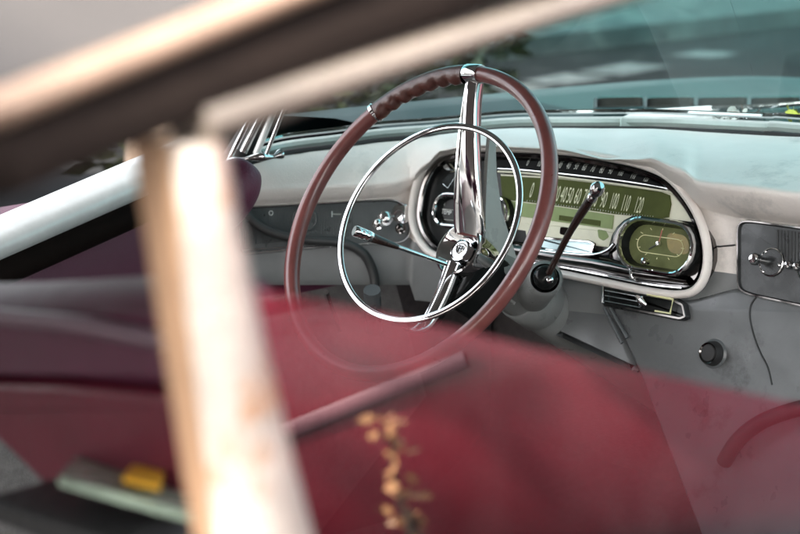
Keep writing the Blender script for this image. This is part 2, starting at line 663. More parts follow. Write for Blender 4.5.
# pale web that stiffens the upper spoke
mb = MB()
web = [(.150, -.042), (.110, -.060), (.060, -.086), (.020, -.110), (-.02, -.135), (-.03, -.205), (.0, -.21), (.035, -.165), (.07, -.116), (.11, -.080), (.150, -.054)]
for sd, ww in ((.0235, .003),):
    rows = []
    a_ = [WHEEL.P(sd - ww, v, w) for v, w in web]
    b_ = [WHEEL.P(sd + ww, v, w) for v, w in web]
    mb.grid([a_, b_], COLUMN, closed_u=True)
    mb.poly(a_[::-1], COLUMN)
    mb.poly(b_, COLUMN)
mb.build('spoke_web', SW, 'pale grey web behind the upper spoke')

# hub bowl and emblem
mb = MB()
H = WHEEL.P(0, 0, -.036)
HUBF = Frame(H, WA, WB, WN)
mb.lathe([(.034, -.105), (.0375, -.082), (.038, -.060), (.037, -.0555), (.035, -.0545), (.0325, -.0565), (.025, -.068), (.0168, -.071), (.0160, -.071)], H, WN, CHROME, 48)
HUB = mb.build('hub', SW, 'dished chrome hub')
mb = MB()
mb.lathe([(.0168, -.074), (.0165, -.062), (.0155, -.0595), (.0138, -.0590), (.0132, -.0605), (.0118, -.0608), (.0002, -.0585)], H, WN, None, 40,
         ms=[CHROME, CHROME, CHROME, BLACKG, CHROME_S, CHROME_S])
# crest: shield with V under it, in relief
sh = rounded([(-.0062, .0062), (.0062, .0062), (.0060, -.001), (0, -.0068), (-.0060, -.001)], .002, 4)
mb.stack(HUBF, sh, [(0, -.0600), (0, -.0578), (.0008, -.0572), (.0016, -.0576)], [CHROME, CHROME, DARKCH], capm=CHROME_S)
mb.box(HUBF, -.0045, .0045, .0008, .0016, -.058, -.0568, BLACKG)
mb.box(HUBF, -.0004, .0004, -.0052, .005, -.058, -.0568, BLACKG)
for k in range(9):
    t = R_(-64 + 16 * k)
    mb.lathe([(.0009, -.0605), (.0009, -.0582), (.0001, -.0578)], HUBF.P(.0100 * math.sin(t), .0100 * math.cos(t), 0), WN, CHROME, 8)
mb.build('hub_emblem', SW, 'round chrome emblem with a crest')
# block at the side of the lower spoke (horn contact housing)
mb = MB()
ol = rounded([(-.004, .01), (.034, .016), (.036, -.012), (.028, -.05), (.012, -.075), (-.004, -.075)], .008)
mb.stack(HUBF, ol, [(0, -.125), (0, -.078), (.003, -.072), (.008, -.070)], BLACKG)
mb.build('horn_housing', SW, 'glossy black housing below the hub')

# ----------------------------------------------------------- steering column
mb = MB()
mb.lathe([(.028, -.135), (.033, -.139), (.035, -.150), (.0365, -.17), (.0375, -.23), (.038, -.30), (.042, -.60)], W0, WN, COLDK, 40)
mb.lathe([(.0375, -.235), (.0400, -.238), (.0400, -.282), (.0375, -.286)], W0, WN, COLDK, 40)
COLM = mb.build('steering_column', CAR, 'pale grey steering column shroud')

# shift lever boss on the column, then the lever itself
bx = deep(546, 277, 2.46)
b_in = W0 + WN * (-.255)
mb = MB()
ax = (bx - b_in).normalized()
mb.lathe([(.027, .012), (.026, .035), (.0245, (bx - b_in).length - .016), (.0195, (bx - b_in).length - .010)], b_in, ax, COLDK, 32)
L_ = (bx - b_in).length
mb.lathe([(.0160, L_ - .016), (.0165, L_ - .004), (.0145, L_ + .004), (.010, L_ + .008), (.0001, L_ + .009)], b_in, ax, BLACKG, 32)
SH = mb.build('shift_lever', CAR, 'dark column shift lever with a chrome knob')
mb = MB()
p0, p1 = deep(549, 273, 2.445), deep(595, 193, 2.33)
pts = [p0.lerp(p1, t) + V3((0, 0, .006)) * math.sin(t * math.pi) for t in [i / 14 for i in range(15)]]
mb.tube(pts, [.0043 + .0005 * (i / 14) + (.0012 * math.sin(math.pi * min(1, max(0, (i - 7) / 7))) if i > 7 else 0) for i in range(15)], LEVER, 14)
mb.build('lever_arm', SH)
mb = MB()
d_ = (p1 - p0).normalized()
mb.lathe([(.0062, -.012), (.0066, -.006), (.0052, -.004), (.0078, .001), (.0094, .006), (.0090, .011), (.006, .0155), (.0001, .017)], p1, d_, CHROME, 20)
mb.build('lever_knob', SH)
# clip on the boss
mb = MB()
mb.lathe([(.0045, 0), (.0045, .005), (.002, .007), (.0001, .007)], deep(550, 280, 2.432), -ray(552, 279).normalized(), CHROME, 12)
mb.build('boss_screw', SH)

# turn signal lever
p0, p1, p2, p3 = deep(446, 264, 2.47), deep(398, 247, 2.44), deep(372, 237.5, 2.425), deep(354, 230.5, 2.415)
mb = MB()
mb.tube([p0.lerp(p1, t / 6) for t in range(7)], .0030, CHROME_S, 12)
TS = mb.build('turn_signal_lever', CAR, 'slim turn signal lever with brown grip and chrome tip')
mb = MB()
mb.tube([p1.lerp(p2, t / 6) for t in range(7)], [.0034 + .003 * t / 6 for t in range(7)], LEVER, 14)
mb.build('lever_grip', TS)
mb = MB()
mb.tube([p2.lerp(p3, t) for t in (0, .08, .1, .3, .34, .38, .6, .64, .68, .92, 1)], [.0066, .0070, .0073, .0074, .0072, .0074, .0075, .0073, .0075, .0074, .0064], CHROME, 16)
mb.build('lever_tip', TS)

# ---------------------------------------------------------------- dashboard
ZB = [(225, .930), (245, .934), (300, .944), (400, .956), (520, .971), (650, .986), (800, 1.0), (1000, 1.0)]
YB = [(225, 170), (245, 164), (300, 152), (400, 140), (520, 130), (650, 130), (800, 137), (1000, 150)]
TT = [(215, 209), (245, 206), (300, 203), (350, 200), (395, 197), (410, 190), (425, 172), (440, 155), (470, 149), (560, 153), (612, 162), (650, 170), (680, 190), (700, 208), (715, 213), (740, 219), (800, 226), (1100, 268)]
BO = [(215, 14), (400, 13), (440, 4), (560, 4), (600, 4), (740, 31), (1100, 30)]
BW = [(215, .03), (400, .03), (440, .036), (600, .036), (730, .06), (800, .06), (1100, .06)]


def base_pt(px):
    if px <= 800:
        return hitz(px, interp(YB, px), interp(ZB, px))
    a = hitz(800, 137, 1.0)
    t = (px - 800) / 300.
    return V3((a.x + .62 * t, a.y + .02 * math.sin(t * 3), 1.0 - .02 * t))


def face(px, py, w=0.):
    return (LEFTF if px < 412 else DASH).at(px, py, w)


mb = MB()
cols = []
pxs = list(range(215, 1101, 5))
for px in pxs:
    A = base_pt(px)
    t = interp(TT, px)
    B = face(px, t - interp(BO, px), interp(BW, px))
    T = face(px, t, .006)
    mid = A.lerp(B, .5)
    bulge = .012
    rise = V3((0, 0, bulge))
    # soft folds in the pad above the instruments
    fold = 0.
    q = abs(px - 612)
    if 545 < px < 690:
        fold = -.010 * max(0, 1 - q / 60.) ** 1.0
    m1 = A.lerp(B, .3) + rise * .8
    m2 = A.lerp(B, .65) + rise * .9 + V3((0, 0, fold))
    m3 = A.lerp(B, .90) + rise * .35 + V3((0, 0, fold * .9))
    low = face(px, t - interp(BO, px) * .35, interp(BW, px) * .62)
    col = cr([A + V3((0, .0, -.03)), A, m1, m2, m3, B + V3((0, 0, fold * .4)), low, T], 4)
    yb = 285 if px < 412 else (300 + (px - 412) * .10)
    yb = min(yb, 330)
    f1, f2 = face(px, t + 14, 0), face(px, (t + yb) / 2, 0)
    f3, f4 = face(px, yb - 6, 0), face(px, yb, -.006)
    f5 = face(px, yb - 2, -.03)
    col += [f1, f2, f3, f4, f5]
    cols.append(col)
ns_ = len(cols[0])
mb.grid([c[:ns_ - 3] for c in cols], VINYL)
mb.grid([c[ns_ - 4:] for c in cols], DASHG)  # grey lower rows put the under-dash shade into the colour
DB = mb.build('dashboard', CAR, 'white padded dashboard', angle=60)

# small trim on the dashboard
mb = MB()
mb.tube([DASH.at(704, 246, .001), DASH.at(720, 246.5, .001), DASH.at(735, 245, .001)], .0012, BLACKM, 6)
mb.build('panel_seam', DB)

# left switch panel -----------------------------------------------------
PXL = [(236, 207), (300, 203.5), (350, 200.5), (392, 198.5), (404, 203), (411, 214), (412, 228), (409, 239), (400, 244.5), (370, 245), (330, 247.5), (240, 256)]
ol = pxo(LEFTF, PXL, .004, r=.012)
mb = MB()
mb.stack(LEFTF, ol, [(0, -.002), (0, .007), (.001, .0085), (.0028, .0085), (.004, .006)], [CHROME_S, CHROME_S, CHROME_S, BLACKM], capm=RIBBED)
SP = mb.build('switch_panel', CAR, 'ribbed dark switch panel left of the steering wheel')
mb = MB()
for i in range(62):
    x = 244 + i * 1.75
    y0, y1 = interp([(236, 210), (350, 204)], x), interp([(236, 245), (330, 238), (352, 236)], x)
    a, b = LEFTF.at(x, y0, .0062), LEFTF.at(x + 1, y1, .0062)
    mb.tube([a, b], .0013, RIBBED, 6)
mb.build('rib_moulding', SP)
mb = MB()
for yy, m_ in ((249.5, CHROME_S),):
    mb.tube([LEFTF.at(238, 250.5, .007), LEFTF.at(290, 247, .007), LEFTF.at(335, 243.5, .007)], .0013, m_, 8)
mb.build('trim_strip', SP)
mb = MB()
put_text(mb, 'O', LEFTF, *LEFTF.uv(271, 213, .0075), .0078, .0075, WHITEP, .85)
mb.build('switch_marking', SP)
mb = MB()
u, v = LEFTF.uv(332, 214, .0078)
mb.box(LEFTF, u - .0007, u + .0007, v - .0045, v + .0045, .0062, .0078, WHITEP)
mb.box(LEFTF, u + .0004, u + .014, v - .0006, v + .0006, .0062, .0078, NUMD)
mb.build('switch_marking', SP)
# round dial behind the rim
mb = MB()
u, v = LEFTF.uv(305, 219, .008)
O_ = LEFTF.P(u, v, 0)
mb.lathe([(.019, .005), (.019, .0085), (.0175, .0095), (.016, .0085), (.016, .0066), (.0001, .0066)], O_, LEFTF.N, RIBBED, 36)
mb.build('switch_dial', SP)
# light switch knobs
for (x, y, r, h, m_) in ((378.5, 222.5, .0062, .020, CHROME), (386, 217, .0085, .016, CHROME_S), (402, 213, .0115, .010, CHROME), (401, 228, .006, .012, DARKCH)):
    mb = MB()
    u, v = LEFTF.uv(x, y, h)
    O_ = LEFTF.P(u, v, 0)
    mb.lathe([(r * 1.35, .005), (r * 1.35, .0075), (r * .6, .008), (r * .6, h * .6), (r, h * .65), (r * 1.02, h * .9), (r * .7, h), (.0001, h * 1.04)], O_, LEFTF.N, m_, 24)
    mb.build('switch_knob', SP)

# dark arc across the left panel, added as a tube
mb = MB()
pts = [LEFTF.at(*p) for p in ((243, 206, .014), (250, 217, .016), (263, 228, .018), (285, 236, .020), (310, 240, .020), (335, 242, .020), (352, 246, .020), (364, 254, .018), (371, 266, .012), (375, 282, .006), (374, 300, .0))]
mb.tube(cr(pts, 6), .0072, mat('dark_arc_tone', (.035, .037, .038), .5, 0), 12)
mb.build('dark_arc', CAR, 'dark arc drooping across the left switch panel')

# ---------------------------------------------------------- instrument cluster
PXC = [(416.5, 208), (421, 185), (430, 167), (443, 156.5), (470, 152), (520, 152.5), (572, 156), (615, 163), (645, 170.5), (667, 181), (684, 199), (697, 221), (704, 246), (704, 268), (697, 284), (682, 290), (650, 287), (600, 277), (545, 266.5), (500, 260), (460, 257), (436, 251), (423, 238), (417, 222)]
olC = pxo(DASH, PXC, .012, smooth=True, n=4)
mb = MB()
mb.stack(DASH, olC, [(0, -.004), (0, .010), (.003, .0135), (.007, .0125), (.010, .008), (.012, .002)], [BLACKG, BLACKG, DARKCH, DARKCH, BLACKG], capm=BLACKG)
IC = mb.build('instrument_cluster', CAR, 'glossy black instrument cluster in a white surround')
mb = MB()
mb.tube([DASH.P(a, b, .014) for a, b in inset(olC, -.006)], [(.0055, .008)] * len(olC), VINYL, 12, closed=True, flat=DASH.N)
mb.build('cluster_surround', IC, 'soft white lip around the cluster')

WQ = .006
# upper strip; its numerals are painted on in place of a reflection
mb = MB()
OL = pxo(DASH, [(497, 153), (560, 156), (612, 163.5), (648, 173), (668, 186), (672, 190), (600, 180), (524, 172), (497, 170)], WQ)
mb.stack(DASH, OL, [(0, .001), (0, .006)], STRIPM)
mb.build('upper_strip', IC, 'black gloss strip with a painted mirror image of the numerals above the speedometer')
mb = MB()
for s_, x in zip(('0', '10', '20', '30', '40', '50', '60', '70', '80', '90', '100', '110', '120'), (528, 539.5, 550, 560, 568.7, 576.5, 584.5, 593, 602, 610.7, 621, 633.5, 646.5)):
    y = interp([(528, 162.5), (570, 165.5), (610, 170.5), (650, 178.5)], x)
    u, v = DASH.uv(x, y, .0066)
    put_text(mb, s_, DASH, u, v, .0066, .0095, NUMD, .50 if len(s_) < 3 else .42, .35, R_(2), 1)
mb.build('painted_numeral_reflection', IC)
mb = MB()
mb.tube(cr([DASH.at(*p, .010) for p in ((498, 171.5), (530, 173.5), (600, 182), (650, 189), (674, 193))], 5), (.0016), CREAM, 8)
mb.tube(cr([DASH.at(*p, .009) for p in ((498, 168.5), (530, 170.5), (600, 178), (650, 185.2), (673, 190))], 5), (.0013), CHROME_S, 8)
mb.build('chrome_strip', IC)
# cream backing plate of the speedometer
mb = MB()
OL = pxo(DASH, [(500, 174), (560, 177), (620, 184), (676, 192), (686, 200), (696, 222), (692, 226), (640, 222), (612, 240), (560, 236), (508, 228)], WQ)
mb.stack(DASH, OL, [(0, .001), (0, .0045)], CREAM)
SPD = mb.build('speedometer', IC, 'wide green strip speedometer reading 0 to 120 on a cream plate')
mb = MB()
OL = pxo(DASH, [(500, 175.5), (560, 179), (620, 186), (660, 191.5), (669, 195), (670.5, 204), (668, 217), (662, 218), (614, 214), (560, 206), (502, 199)], .007)
mb.stack(DASH, OL, [(0, .0042), (0, .0062)], GREEND)
OL = pxo(DASH, [(502, 200), (560, 207), (613, 215), (611.5, 229), (560, 222), (504, 214)], .007)
mb.stack(DASH, OL, [(0, .0042), (0, .0060)], GREENL)
OL = pxo(DASH, [(559, 215), (600, 220.5), (599.5, 226), (558.5, 220)], .0075)
mb.stack(DASH, OL, [(0, .0055), (0, .0068), (.0008, .0068), (.001, .0062)], GREEND)
mb.build('speedometer_dial', IC, 'dark green dial with pale green lower band')
mb = MB()
for s_, x in zip(('0', '10', '20', '30', '40', '50', '60', '70', '80', '90', '100', '110', '120'), (532, 542, 549.5, 557, 563.8, 570.3, 577.9, 586, 594.8, 603.8, 614.4, 625.9, 639)):
    y = interp([(532, 190), (577, 196), (603, 199.5), (640, 205)], x)
    u, v = DASH.uv(x, y, .0072)
    put_text(mb, s_, DASH, u, v, .0072, .0225, NUM, .33 if len(s_) < 3 else .285, .12, R_(1.5))
# tick rule under the digits
for i in range(49):
    x = 527 + i * 2.62
    y = interp([(527, 201.5), (577, 208), (640, 216.5), (660, 218)], x)
    u, v = DASH.uv(x, y - 1.6, .007)
    hh = .0018 if i % 4 else .003
    mb.box(DASH, u - .0003, u + .0003, v - hh, v, .0058, .0068, NUMD)
mb.build('speed_numerals', IC)
# lower cream band with a brown and a green lamp window
mb = MB()
OL = pxo(DASH, [(524, 223), (560, 226), (612, 232), (618, 240), (612, 248), (560, 240), (526, 236)], .008)
mb.stack(DASH, OL, [(0, .003), (0, .007), (.001, .008)], CREAM)
OL = pxo(DASH, [(560, 226.5), (569, 227.5), (571, 233), (566, 236), (559, 234)], .009, r=.003)
mb.stack(DASH, OL, [(0, .0075), (.0006, .0088)], DARKB)
OL = pxo(DASH, [(597, 229), (606, 231), (609, 237), (603, 241), (598, 238)], .009, r=.003)
mb.stack(DASH, OL, [(0, .0075), (.0006, .0088)], GREENL)
mb.build('warning_lamp_band', IC, 'cream band with brown and green lamp windows')
# chrome framed pale blue window
mb = MB()
OL = pxo(DASH, [(533, 236), (590, 240.5), (594.5, 243), (592, 254.5), (536, 250)], .012, r=.002)
mb.stack(DASH, OL, [(0, .003), (0, .013), (.001, .014), (.0025, .014), (.0033, .012)], [DARKCH, CHROME, CHROME, DARKCH], capm=BLUEG)
mb.build('indicator_window', IC, 'chrome framed pale blue window under the speedometer')
# chrome sweep and smoked lower strip
mb = MB()
rows = []
for x, ya, yb in ((505, 240, 256), (530, 243, 263), (560, 250, 267), (595, 255, 272.5), (612, 258, 277), (640, 266, 282), (690, 276, 287)):
    a, b = V3((*DASH.uv(x, ya, .012), 0)), V3((*DASH.uv(x, yb, .012), 0))
    rows.append([DASH.P(a.x, a.y, .004)] + [DASH.P(*(a.lerp(b, t).xy), .010 + .010 * math.sin(math.pi * t)) for t in (0, .15, .3, .45, .6, .75, .9, 1)] + [DASH.P(b.x, b.y, .002)])
mb.grid(rows, DARKCH)
mb.build('smoked_lower_strip', IC, 'dark reflective strip along the cluster bottom')
mb = MB()
mb.tube(cr([DASH.at(*p, .016) for p in ((528, 249), (560, 252.5), (590, 254.5), (606, 251), (614, 244))], 5), [(.0030, .0022)] * 21, CHROME, 10)
mb.tube(cr([DASH.at(*p, .014) for p in ((480, 258.5), (545, 264.5), (600, 274.5), (650, 284.5), (682, 288))], 5), .0016, CHROME, 8)
mb.build('chrome_sweep', IC)

# gauges ------------------------------------------------------------------
def gauge(name, a, b, h, label, facem, depth=.020, ring=CHROME, housing=None):
    mb_ = MB()
    OL_ = stadium(DASH, None, a, b, h, depth)
    mb_.stack(DASH, OL_, [(0, .002), (0, depth - .004), (.0012, depth - .0008), (.0032, depth), (.0055, depth - .001), (.0068, depth - .004), (.0085, depth - .011), (.0095, .006)],
              [BLACKG, ring, ring, ring, ring, BLACKG, BLACKG], capm=facem)
    return mb_.build(name, IC, label), inset(OL_, .0095)


h1 = .030
tg, _ = gauge('temperature_gauge', (444, 209.5), (494, 213.5), .0265, 'chrome ringed oval temperature gauge', BLACKM, .020)
mb = MB()
put_text(mb, 'N', DASH, *DASH.uv(444.2, 203, .0066), .0066, .0078, WHITEP, .6, .15)
put_text(mb, 'TEMP', DASH, *DASH.uv(446.5, 212, .0066), .0066, .0068, WHITEP, .85, .06, R_(0))
for yy in (208.6, 219):
    a, b = DASH.at(440, yy, .0064), DASH.at(462, yy + 2.2, .0064)
    mb.tube([a, b], .0004, NUMD, 5)
    mb.tube([DASH.at(440, yy, .0064), DASH.at(438.6, yy + 5.5, .0064)], .0004, NUMD, 5)
mb.build('gauge_lettering', IC)
# small ornament over the temperature gauge
mb = MB()
u, v = DASH.uv(446, 167, .012)
mb.stack(DASH, rounded([(u - .010, v), (u - .002, v + .007), (u + .004, v + .003), (u + .015, v - .003), (u + .004, v - .006), (u - .004, v - .005)], .003), [(0, .001), (0, .007), (.002, .011)], [CREAM, CHROME_S])
mb.tube([DASH.at(443, 184, .008), DASH.at(448, 188, .009), DASH.at(456, 176, .008)], .0007, CHROME_S, 6)
mb.build('cluster_ornament', IC)

# clock: wide housing, chrome bezel, olive face
mb = MB()
OL = stadium(DASH, None, (634, 249), (684, 256), .046, .012)
mb.stack(DASH, OL, [(0, .001), (0, .009), (.003, .0110), (.010, .0112)], [DARKCH, BLACKG, DARKCH], capm=DARKCH)
mb.build('clock_housing', IC, 'smoked housing around the clock')
mb = MB()
OL = stadium(DASH, None, (637, 243), (670, 248), .0375, .030)
mb.stack(DASH, OL, [(0, .010), (0, .024), (.0012, .0285), (.0036, .030), (.0056, .029), (.0068, .025), (.0092, .018), (.0105, .0125)],
         [BLACKG, CHROME, CHROME, CHROME, CHROME, BLACKG, BLACKG], capm=CLOCKF)
CK = mb.build('clock', IC, 'oval clock with chrome bezel and olive face')
mb = MB()
Oi = stadium(DASH, None, (644, 243.5), (676, 248.0), .0115, .0135)
mb.tube([DASH.P(a, b, .0132) for a, b in Oi], .0006, LINE, 6, closed=True)
u, v = DASH.uv(658, 243.5, .017)
mb.lathe([(.0038, .0128), (.0038, .017), (.0028, .019), (.0001, .0195)], DASH.P(u, v, 0), DASH.N, CHROME_S, 16)
mb.tube([DASH.P(u, v, .0155), DASH.at(662, 230, .0155)], .0007, mat('pink_hand', (.5, .16, .13), .4), 6)
mb.tube([DASH.P(u, v, .0150), DASH.at(649, 249, .0150)], .0010, BLACKM, 6)
OL = pxo(DASH, [(666, 232), (688, 236), (690, 255), (668, 253)], .0131, r=.012)
mb.stack(DASH, OL, [(0, .0126), (0, .0130)], AMBERD)  # amber patch painted on the face in place of a reflection
for k in range(12):
    t = 2 * math.pi * k / 12
    uu, vv = u + .041 * math.cos(t), v + .021 * math.sin(t)
    mb.tube([DASH.P(uu, vv, .0131), DASH.P(u + .036 * math.cos(t), v + .0185 * math.sin(t), .0131)], .0005, LINE, 5)
mb.build('clock_hands', IC)
mb = MB()
u, v = DASH.uv(644, 261, .034)
mb.lathe([(.0042, .026), (.0050, .030), (.0042, .036), (.0001, .038)], DASH.P(u, v, 0), DASH.N, CHROME, 16)
mb.build('clock_knob', IC)
mb = MB()
mb.tube([DASH.at(630.5, 264, .016), DASH.at(630.5, 270, .022), DASH.at(631, 277, .018), DASH.at(636, 279, .014)], .0022, CHROME, 10)
mb.build('chrome_clip', IC)

# ----------------------------------------------------------- heater slider
mb = MB()
OL = pxo(DASH, [(601, 285), (672, 297.5), (684, 303), (687, 318), (680, 321), (602, 306)], .016, r=.004)
mb.stack(DASH, OL, [(0, -.004), (0, .014), (.002, .0165), (.0045, .0165), (.006, .012)], [PANELD, PANELD, DARKCH, BLACKG], capm=BLACKG)
HS = mb.build('heater_slider', CAR, 'black slider panel with chrome lever and pale yellow frame')
mb = MB()
for ya in (290.5, 295.5, 301):
    mb.tube([DASH.at(605, ya, .0165), DASH.at(640, ya + 6.4, .0165)], .0011, CHROME_S, 8)
mb.tube([DASH.at(602.5, 286, .018), DASH.at(602.5, 303, .018)], .0018, CHROME, 8)
mb.build('slider_rail', HS)
mb = MB()
fr_ = [(647, 294.5), (673, 299.5), (670, 313.5), (655, 311)]
mb.tube([DASH.at(*p, .0185) for p in fr_], (.0016), LINE, 4)
mb.build('slider_frame', HS)
mb = MB()
mb.tube([DASH.at(637, 297, .018), DASH.at(641, 301, .026), DASH.at(646, 305, .022)], [.003, .005, .0025], CHROME, 10)
mb.tube([DASH.at(642, 297, .018), DASH.at(640, 306, .024)], .0022, CHROME, 8)
mb.build('slider_lever', HS)

# ----------------------------------------------------------- lower dash, right
mb = MB()
PL = [(598, 297), (612, 318), (626, 345), (640, 375), (668, 450), (700, 534), (730, 615), (980, 640), (1000, 330), (900, 312), (800, 302), (735, 288), (690, 300)]
OL = pxo(DASH, PL, .006, r=.01)
mb.stack(DASH, OL, [(0, -.05), (0, .002), (.003, .006), (.006, .007)], GREYP)
LP = mb.build('lower_panel', CAR, 'grey painted panel below the dashboard')
mb = MB()
mb.tube(cr([DASH.at(*p, .0072) for p in ((757, 296), (751, 305), (750, 318), (754, 336), (760, 352), (768, 368), (772, 385))], 5), .0013, BLACKM, 6)
mb.build('panel_seam', LP)
mb = MB()
for (a, b, c, d) in ((604, 308, 622, 343), (610, 308, 627, 338)):
    mb.tube([DASH.at(a, b, .012), DASH.at(c, d, .012)], .0026, GREYP2, 10)
mb.build('rod', LP)
mb = MB()
u, v = DASH.uv(708, 353, .020)
mb.lathe([(.0195, .004), (.0195, .007), (.0165, .009), (.0150, .018), (.0135, .021), (.0112, .0195), (.0105, .021), (.004, .0215), (.0001, .0215)], DASH.P(u, v, 0), DASH.N, None, 28,
         ms=[GREYP2, GREYP2, RUBBER, RUBBER, DARKCH, RUBBER, RUBBER, RUBBER])
mb.build('push_knob', LP)
# dark loop below, added as a tube
mb = MB()
mb.tube(cr([DASH.at(*p) for p in ((724, 462, .012), (735, 444, .024), (752, 428, .030), (775, 416, .030), (810, 406, .024), (850, 400, .012))], 5), .010, RUBBER, 12)
mb.build('dark_loop', CAR, 'dark band looped over the lower panel')
# column cover plate left of the lower panel
mb = MB()
OL = pxo(DASH, [(520, 283), (560, 288), (598, 296), (612, 318), (626, 345), (638, 374), (590, 352), (545, 330), (505, 318)], .0, r=.012)
mb.stack(DASH, OL, [(0, -.05), (0, -.006), (.004, -.002), (.008, -.0012)], GREYP)
mb.build('column_cover', CAR, 'grey cover plate beside the steering column')

# ----------------------------------------------------------- right control panel
mb = MB()
PXR = [(736, 226), (741, 220), (750, 219.5), (800, 226), (850, 233), (890, 239), (893, 250), (892, 322), (886, 328), (800, 307), (745, 295), (736, 288)]
OL = pxo(DASH, PXR, .012, r=.014)
mb.stack(DASH, OL, [(0, -.012), (0, .010), (.0012, .0125), (.0030, .0125), (.0045, .009)], [BLACKM, CHROME_S, DARKCH, BLACKM], capm=PANELD)
RP = mb.build('control_panel', CAR, 'dark rounded control panel right of the instruments')
mb = MB()
for i in range(30):
    x = 778 + i * 3.4
    y0 = interp([(770, 229), (890, 246)], x)
    y1 = interp([(770, 258), (890, 280)], x)
    mb.tube([DASH.at(x, y0, .0092), DASH.at(x, y1, .0092)], .0011, PANELD, 6)
mb.build('rib_moulding', RP)
for (x, y, r) in ((770.5, 262, .0185), (809, 268, .0185)):
    mb = MB()
    u, v = DASH.uv(x, y, .012)
    mb.lathe([(r, .008), (r, .0110), (r * .93, .0118), (r * .88, .0108), (r * .5, .0108), (.0001, .0108)], DASH.P(u, v, 0), DASH.N, None, 36, ms=[DARKCH, CHROME_S, DARKCH, PANELD, PANELD])
    mb.build('control_dial', RP)
for (x, y) in ((754, 259), (788.5, 265), (797, 266.5)):
    mb = MB()
    u, v = DASH.uv(x, y, .030)
    r = .0075 if x < 760 else .0055
    mb.lathe([(r * .6, .008), (r * .6, .022), (r, .024), (r * 1.04, .030), (r * .7, .034), (.0001, .035)], DASH.P(u, v, 0), DASH.N, CHROME, 24)
    mb.build('control_knob', RP)
mb = MB()
for (x, y) in ((765, 251.5), (762.5, 271.5), (778.5, 265)):
    u, v = DASH.uv(x, y, .012)
    mb.lathe([(.0022, .009), (.0022, .012), (.0001, .0135)], DASH.P(u, v, 0), DASH.N, CHROME, 10)
mb.build('panel_screw', RP)

# --------------------------------------------------------------- windscreen
base = [base_pt(p) for p in range(236, 801, 12)]
lastb = base[-1]
for (x, y, z) in ((.02, .62, 1.0), (.25, .57, .99), (.45, .44, .975), (.58, .30, .955), (.66, .14, .94)):
    base.append(V3((x, y, z)))
base = [V3(p) for p in cr([base[i] for i in range(0, len(base), 2)] + ([] if len(base) % 2 else [base[-1]]), 6)]
rows = []
NB = len(base)
for i, p in enumerate(base):
    s_ = i / (NB - 1)
    top = V3((-.1 + (p.x + .1) * .90, p.y * .55 - .02, 1.37 + .05 * math.sin(math.pi * s_)))
    rows.append([p.lerp(top, t / 8) + V3((0, .05 * math.sin(math.pi * t / 8) * (.3 + .7 * math.sin(math.pi * s_)), 0)) for t in range(9)])
mb = MB()
mb.grid(rows, WSGLASS)
mb.build('windscreen', CAR, 'teal tinted wraparound windscreen', merge=False)
mb = MB()
mb.tube([p + V3((0, -.004, .002)) for p in base], .0042, RUBBER, 8)
mb.build('windscreen_seal', CAR, 'black rubber seal along the windscreen foot')
mb = MB()
ctr = V3((-.1, -.3, 0))
mb.tube([p + (p - ctr).normalized() * .017 + V3((0, 0, -.001)) for p in base], (.0075), PALE, 8)
mb.tube([p + (p - ctr).normalized() * .036 + V3((0, 0, -.002)) for p in base], (.004), CHROME, 8)
mb.build('windscreen_trim', CAR, 'pale and chrome trim strips outside the windscreen')
mb = MB()
mb.tube([r[-1] for r in rows], .022, HEADL, 8)
mb.build('windscreen_header', CAR)

# left front pillar with chrome strips, bracket
mb = MB()
pb = base[0]


def strip(a, b, d0, d1, r, m_, up=None):
    mb.tube([deep(*a, d0).lerp(deep(*b, d1), t / 4) for t in range(5)], r, m_, 10)


D0 = (deep(245, 164, 1) - CAM).length
dl = (pb - CAM).dot(F)
strip((236, 160), (372, -60), dl, dl - .05, (.022), RUBBER)
FPIL = mb.build('front_pillar', CAR, 'left front pillar with chrome strips')
for (a, b, r, m_) in (((229, 160), (259, 98), .0042, CHROME), ((243, 152), (272, 93), .0062, CHROME_S), ((256, 154), (281, 92), .0052, PALE), ((266, 155), (290, 92), .0032, CHROME)):
    mb = MB()
    strip(a, b, dl - .035, dl - .045, r, m_)
    mb.build('chrome_strip', FPIL)
mb = MB()
mb.tube(cr([deep(228, 162, dl - .03), deep(240, 160, dl - .04), deep(258, 156.5, dl - .035), deep(272, 157, dl - .03), deep(281, 154, dl - .02)], 4), [(.0055 + .0025 * math.sin(i * .9)) for i in range(17)], CHROME, 10)
mb.build('pillar_bracket', FPIL)

# ------------------------------------------------------------------- hood, cowl
mb = MB()
rows = []
for i in range(25):
    t = i / 24
    y = .10 + t * 2.35
    row = []
    for j in range(33):
        s_ = -1 + 2 * j / 32
        x = -.1 + s_ * 1.0
        # foot of the hood follows the windscreen
        yb = .66 - .62 * abs(s_) ** 2.2
        yy = max(yb, .0) * (1 - t) + (2.45 - .35 * abs(s_) ** 3) * t + .05
        z = .962 - .05 * t - .18 * t ** 5 + .040 * math.exp(-((abs(s_) - .86) / .10) ** 2) - .02 * abs(s_) + .012 * math.exp(-(s_ / .12) ** 2) - (.0 if abs(s_) < .93 else (abs(s_) - .93) * 1.2)
        row.append(V3((x, yy, z)))
    rows.append(row)
mb.grid(rows, TEALP)
# side skirts
for j in (0, 32):
    mb.grid([[r[j] for r in rows], [V3((r[j].x + (-.03 if j == 0 else .03), r[j].y, .75)) for r in rows], [V3((r[j].x, r[j].y, .28)) for r in rows]], TEALP)
mb.grid([rows[-1], [V3((p.x, p.y + .1, .6)) for p in rows[-1]], [V3((p.x, p.y, .3)) for p in rows[-1]]], TEALP)
HD = mb.build('hood', CAR, 'teal painted hood beyond the windscreen', angle=50)


